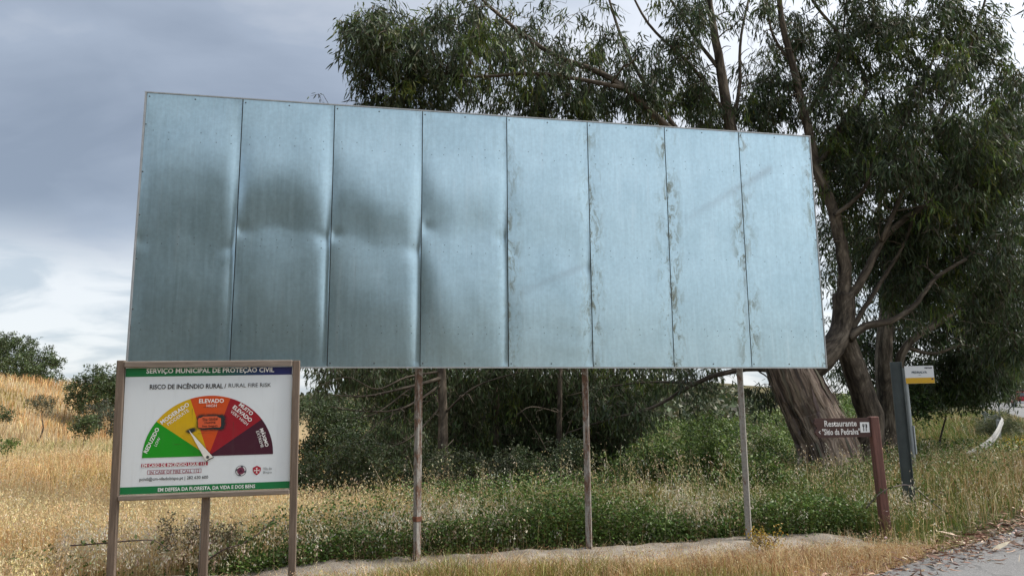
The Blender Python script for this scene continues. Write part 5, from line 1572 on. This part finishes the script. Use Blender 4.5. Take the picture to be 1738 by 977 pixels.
def build_litter():
    s = Soup()
    n = 11000
    k = rng.integers(0, 400, n); keep = (EDGEC[k][:, 1] > 4.5) & (EDGEC[k][:, 1] < 22) & (EDGEC[k][:, 0] > 1)
    t = rng.uniform(2.6, 9.5, n)
    E2 = _catmull(EDGE, t); tn = nrm(_catmull(EDGE, t + .02) - E2); nn = np.stack([-tn[:, 1], tn[:, 0]], 1)
    off = rng.normal(size=n) * .24 + .12 + .10 * fbm(E2[:, 0], E2[:, 1], 1.1, 81)
    P = E2 + nn * off[:, None]
    keep = (P[:, 1] > 5) & (P[:, 1] < 40)
    P = P[keep]
    D = road_d(P[:, 0], P[:, 1])
    z = np.maximum(terrain_z(P[:, 0], P[:, 1], D), np.where(D < .1, .018, -1)) + rng.gamma(1.3, .014, len(P)) + .014
    b = np.stack([P[:, 0], P[:, 1], z], 1)
    dr = nrm(rng.normal(size=(len(P), 3)) * np.array([1, 1, .22]))
    ln = rng.uniform(.045, .12, len(P)); w = rng.uniform(.009, .017, len(P))
    bk = rng.random(len(P)) < .02
    ln = np.where(bk, rng.uniform(.15, .30, len(P)), ln); w = np.where(bk, rng.uniform(.02, .045, len(P)), w)
    T = pick([(0.22, 0.115, 0.075), (0.32, 0.19, 0.13), (0.42, 0.29, 0.21), (0.14, 0.07, 0.045), (0.52, 0.42, 0.33)], len(P), .2)
    V, F, T = leaves(b, dr, ln, w, .14, T, True)
    V[:, 2] = np.maximum(V[:, 2], 0.020)
    s.add(V, F, None, T)
    obj('leaf_litter', s.mesh('leaf_litter'), M_LITTER, kind='stuff', label='fallen brown eucalyptus leaves and bark along the road edge', cat='leaf litter')


def build_stones():
    s = Soup()
    ico = np.array([[0, 0, 1], [.9, 0, .3], [.28, .85, .3], [-.72, .53, .3], [-.72, -.53, .3], [.28, -.85, .3], [.6, .4, -.3], [-.3, .8, -.3], [-.8, 0, -.3], [-.2, -.7, -.3], [.6, -.5, -.3]])
    Fi = [[0, 1, 2], [0, 2, 3], [0, 3, 4], [0, 4, 5], [0, 5, 1], [1, 6, 2], [2, 6, 7], [2, 7, 3], [3, 7, 8], [3, 8, 4], [4, 8, 9], [4, 9, 5], [5, 9, 10], [5, 10, 1], [1, 10, 6]]
    n = 900
    u = rng.uniform(-.3, 8.6, n); v = rng.uniform(-.38, .95, n)
    P = BO[None] + u[:, None] * BD + v[:, None] * BN
    z = terrain_z(P[:, 0], P[:, 1])
    for k in range(n):
        r_ = min(.05, .006 + rng.gamma(1.1, .007))
        V = ico * r_ * np.array([1, rng.uniform(.6, 1.2), rng.uniform(.4, .8)]) * rng.uniform(.8, 1.2, (11, 1)) + np.array([P[k, 0], P[k, 1], z[k] + .045])
        s.add(V, Fi, None, pick([(0.30, 0.26, 0.21), (0.42, 0.38, 0.33), (0.20, 0.165, 0.13)], 1)[0])
    obj('pebbles', s.mesh('pebbles'), M_LITTER, kind='stuff', label='small stones and clods strewn on the sandy strip', cat='pebbles')


def build_canes():
    """arching bramble canes, each a plant of its own"""
    data = [('long arching bramble cane passing behind the left frame post', [(120, 925, 7.6), (165, 922, 7.5), (225, 917, 7.45), (262, 917, 7.5), (290, 935, 7.6)]),
            ('thick arching bramble cane rising left of the right frame post', [(352, 950, 7.6), (380, 932, 7.6), (415, 920, 7.7), (445, 900, 7.8), (466, 878, 7.9)]),
            ('bramble cane looping round the red brown signpost', [(1470, 862, 9.1), (1492, 838, 9.15), (1515, 826, 9.2), (1545, 824, 9.4), (1580, 850, 9.6), (1620, 880, 9.8)]),
            ('bramble cane arching low right of the middle post', [(1010, 884, 9.6), (1035, 880, 9.6), (1058, 890, 9.6), (1075, 905, 9.5)])]
    m = plain('bramble_stem', (0.055, 0.032, 0.03), 0.6)
    for lab, P in data:
        Q = _catmull(np.array([at(*p) for p in P]), np.linspace(0, len(P) - 1, 24))
        base = Q[0].copy()
        root = empty('bramble_cane', tuple(base), lab, 'bramble')
        V, F3, F4, A = tube_arr(Q - base, np.linspace(.008, .004, 24), 6)
        obj('stem', mesh_np('stem', V, [F3, F4], smooth=True), m, root)
        k = 26
        b = Q[rng.integers(2, 24, k)] - base + rng.normal(size=(k, 3)) * .012
        V, F, T = leaves(b, nrm(rng.normal(size=(k, 3)) + np.array([0, 0, .5])), .055, .034, .1, pick([(0.06, 0.09, 0.025), (0.09, 0.12, 0.035)], k), True)
        obj('leaf_sprays', mesh_np('leaf_sprays', V, F, T), M_BUSH, root, kind='stuff')


def weed(px_, py_, Y, h, label, cols, flower=None, name='weed'):
    b = at(px_, py_, Y); b[2] = tz1(b[0], Y)
    root = empty(name, tuple(b), label, 'weed')
    s, lf = Soup(), Soup()
    for k in range(5):
        a = rng.uniform(0, 6.28); l = h * rng.uniform(.6, 1)
        P = np.array([[0, 0, 0], [math.cos(a) * .05, math.sin(a) * .05, l * .5], [math.cos(a) * .16, math.sin(a) * .16, l]])
        V, F3, F4, A = tube_arr(P, [.007, .005, .003], 5); s.add(V, F3, F4)
        for j in range(9):
            t = rng.uniform(.35, 1); q = P[1] * (1 - t) + P[2] * t
            e = q + nrm(rng.normal(size=3) + np.array([0, 0, .5])) * rng.uniform(.05, .14)
            V, F3, F4, A = tube_arr([q, e], [.003, .002], 4); s.add(V, F3, F4)
            kk = 9
            V, F, T = leaves(e + rng.normal(size=(kk, 3)) * .03, nrm(rng.normal(size=(kk, 3))), .032, .018, .1, pick(cols if flower is None or rng.random() < .55 else flower, kk), False)
            lf.add(V, F, None, T)
    obj('stems', s.mesh('stems'), plain('weed_stem', (0.12, 0.085, 0.05), .8), root)
    obj('leaf_sprays', lf.mesh('leaf_sprays'), M_BUSH, root, kind='stuff')


build_grass()
build_brambles()
build_litter()
build_stones()
build_canes()
SEED = [(0.12, 0.10, 0.055), (0.17, 0.14, 0.08), (0.09, 0.09, 0.045)]
YEL = [(0.62, 0.42, 0.01), (0.70, 0.52, 0.02)]
weed(308, 930, 8.3, .62, 'brown seeding weed seen under the sign left of its middle post', SEED)
weed(385, 935, 8.4, .50, 'brown seeding weed seen under the sign right of its middle post', SEED)
weed(336, 935, 8.6, .45, 'smaller dried weed close to the middle post of the sign', SEED)
weed(1645, 765, 19.5, .62, 'yellow flowering weed left of the crash barrier end', GREENG, YEL, 'flowering_weed')
weed(1720, 770, 18.5, .62, 'yellow flowering plant at the right edge beside the barrier', GREENG, YEL, 'flowering_weed')
weed(1728, 750, 21.0, .75, 'taller yellow flowering plant at the right edge near the road', GREENG, YEL, 'flowering_weed')
weed(1297, 935, 8.6, .22, 'orange yellow weed at the foot of the last billboard post', [(0.35, 0.22, 0.03), (0.42, 0.30, 0.05)])
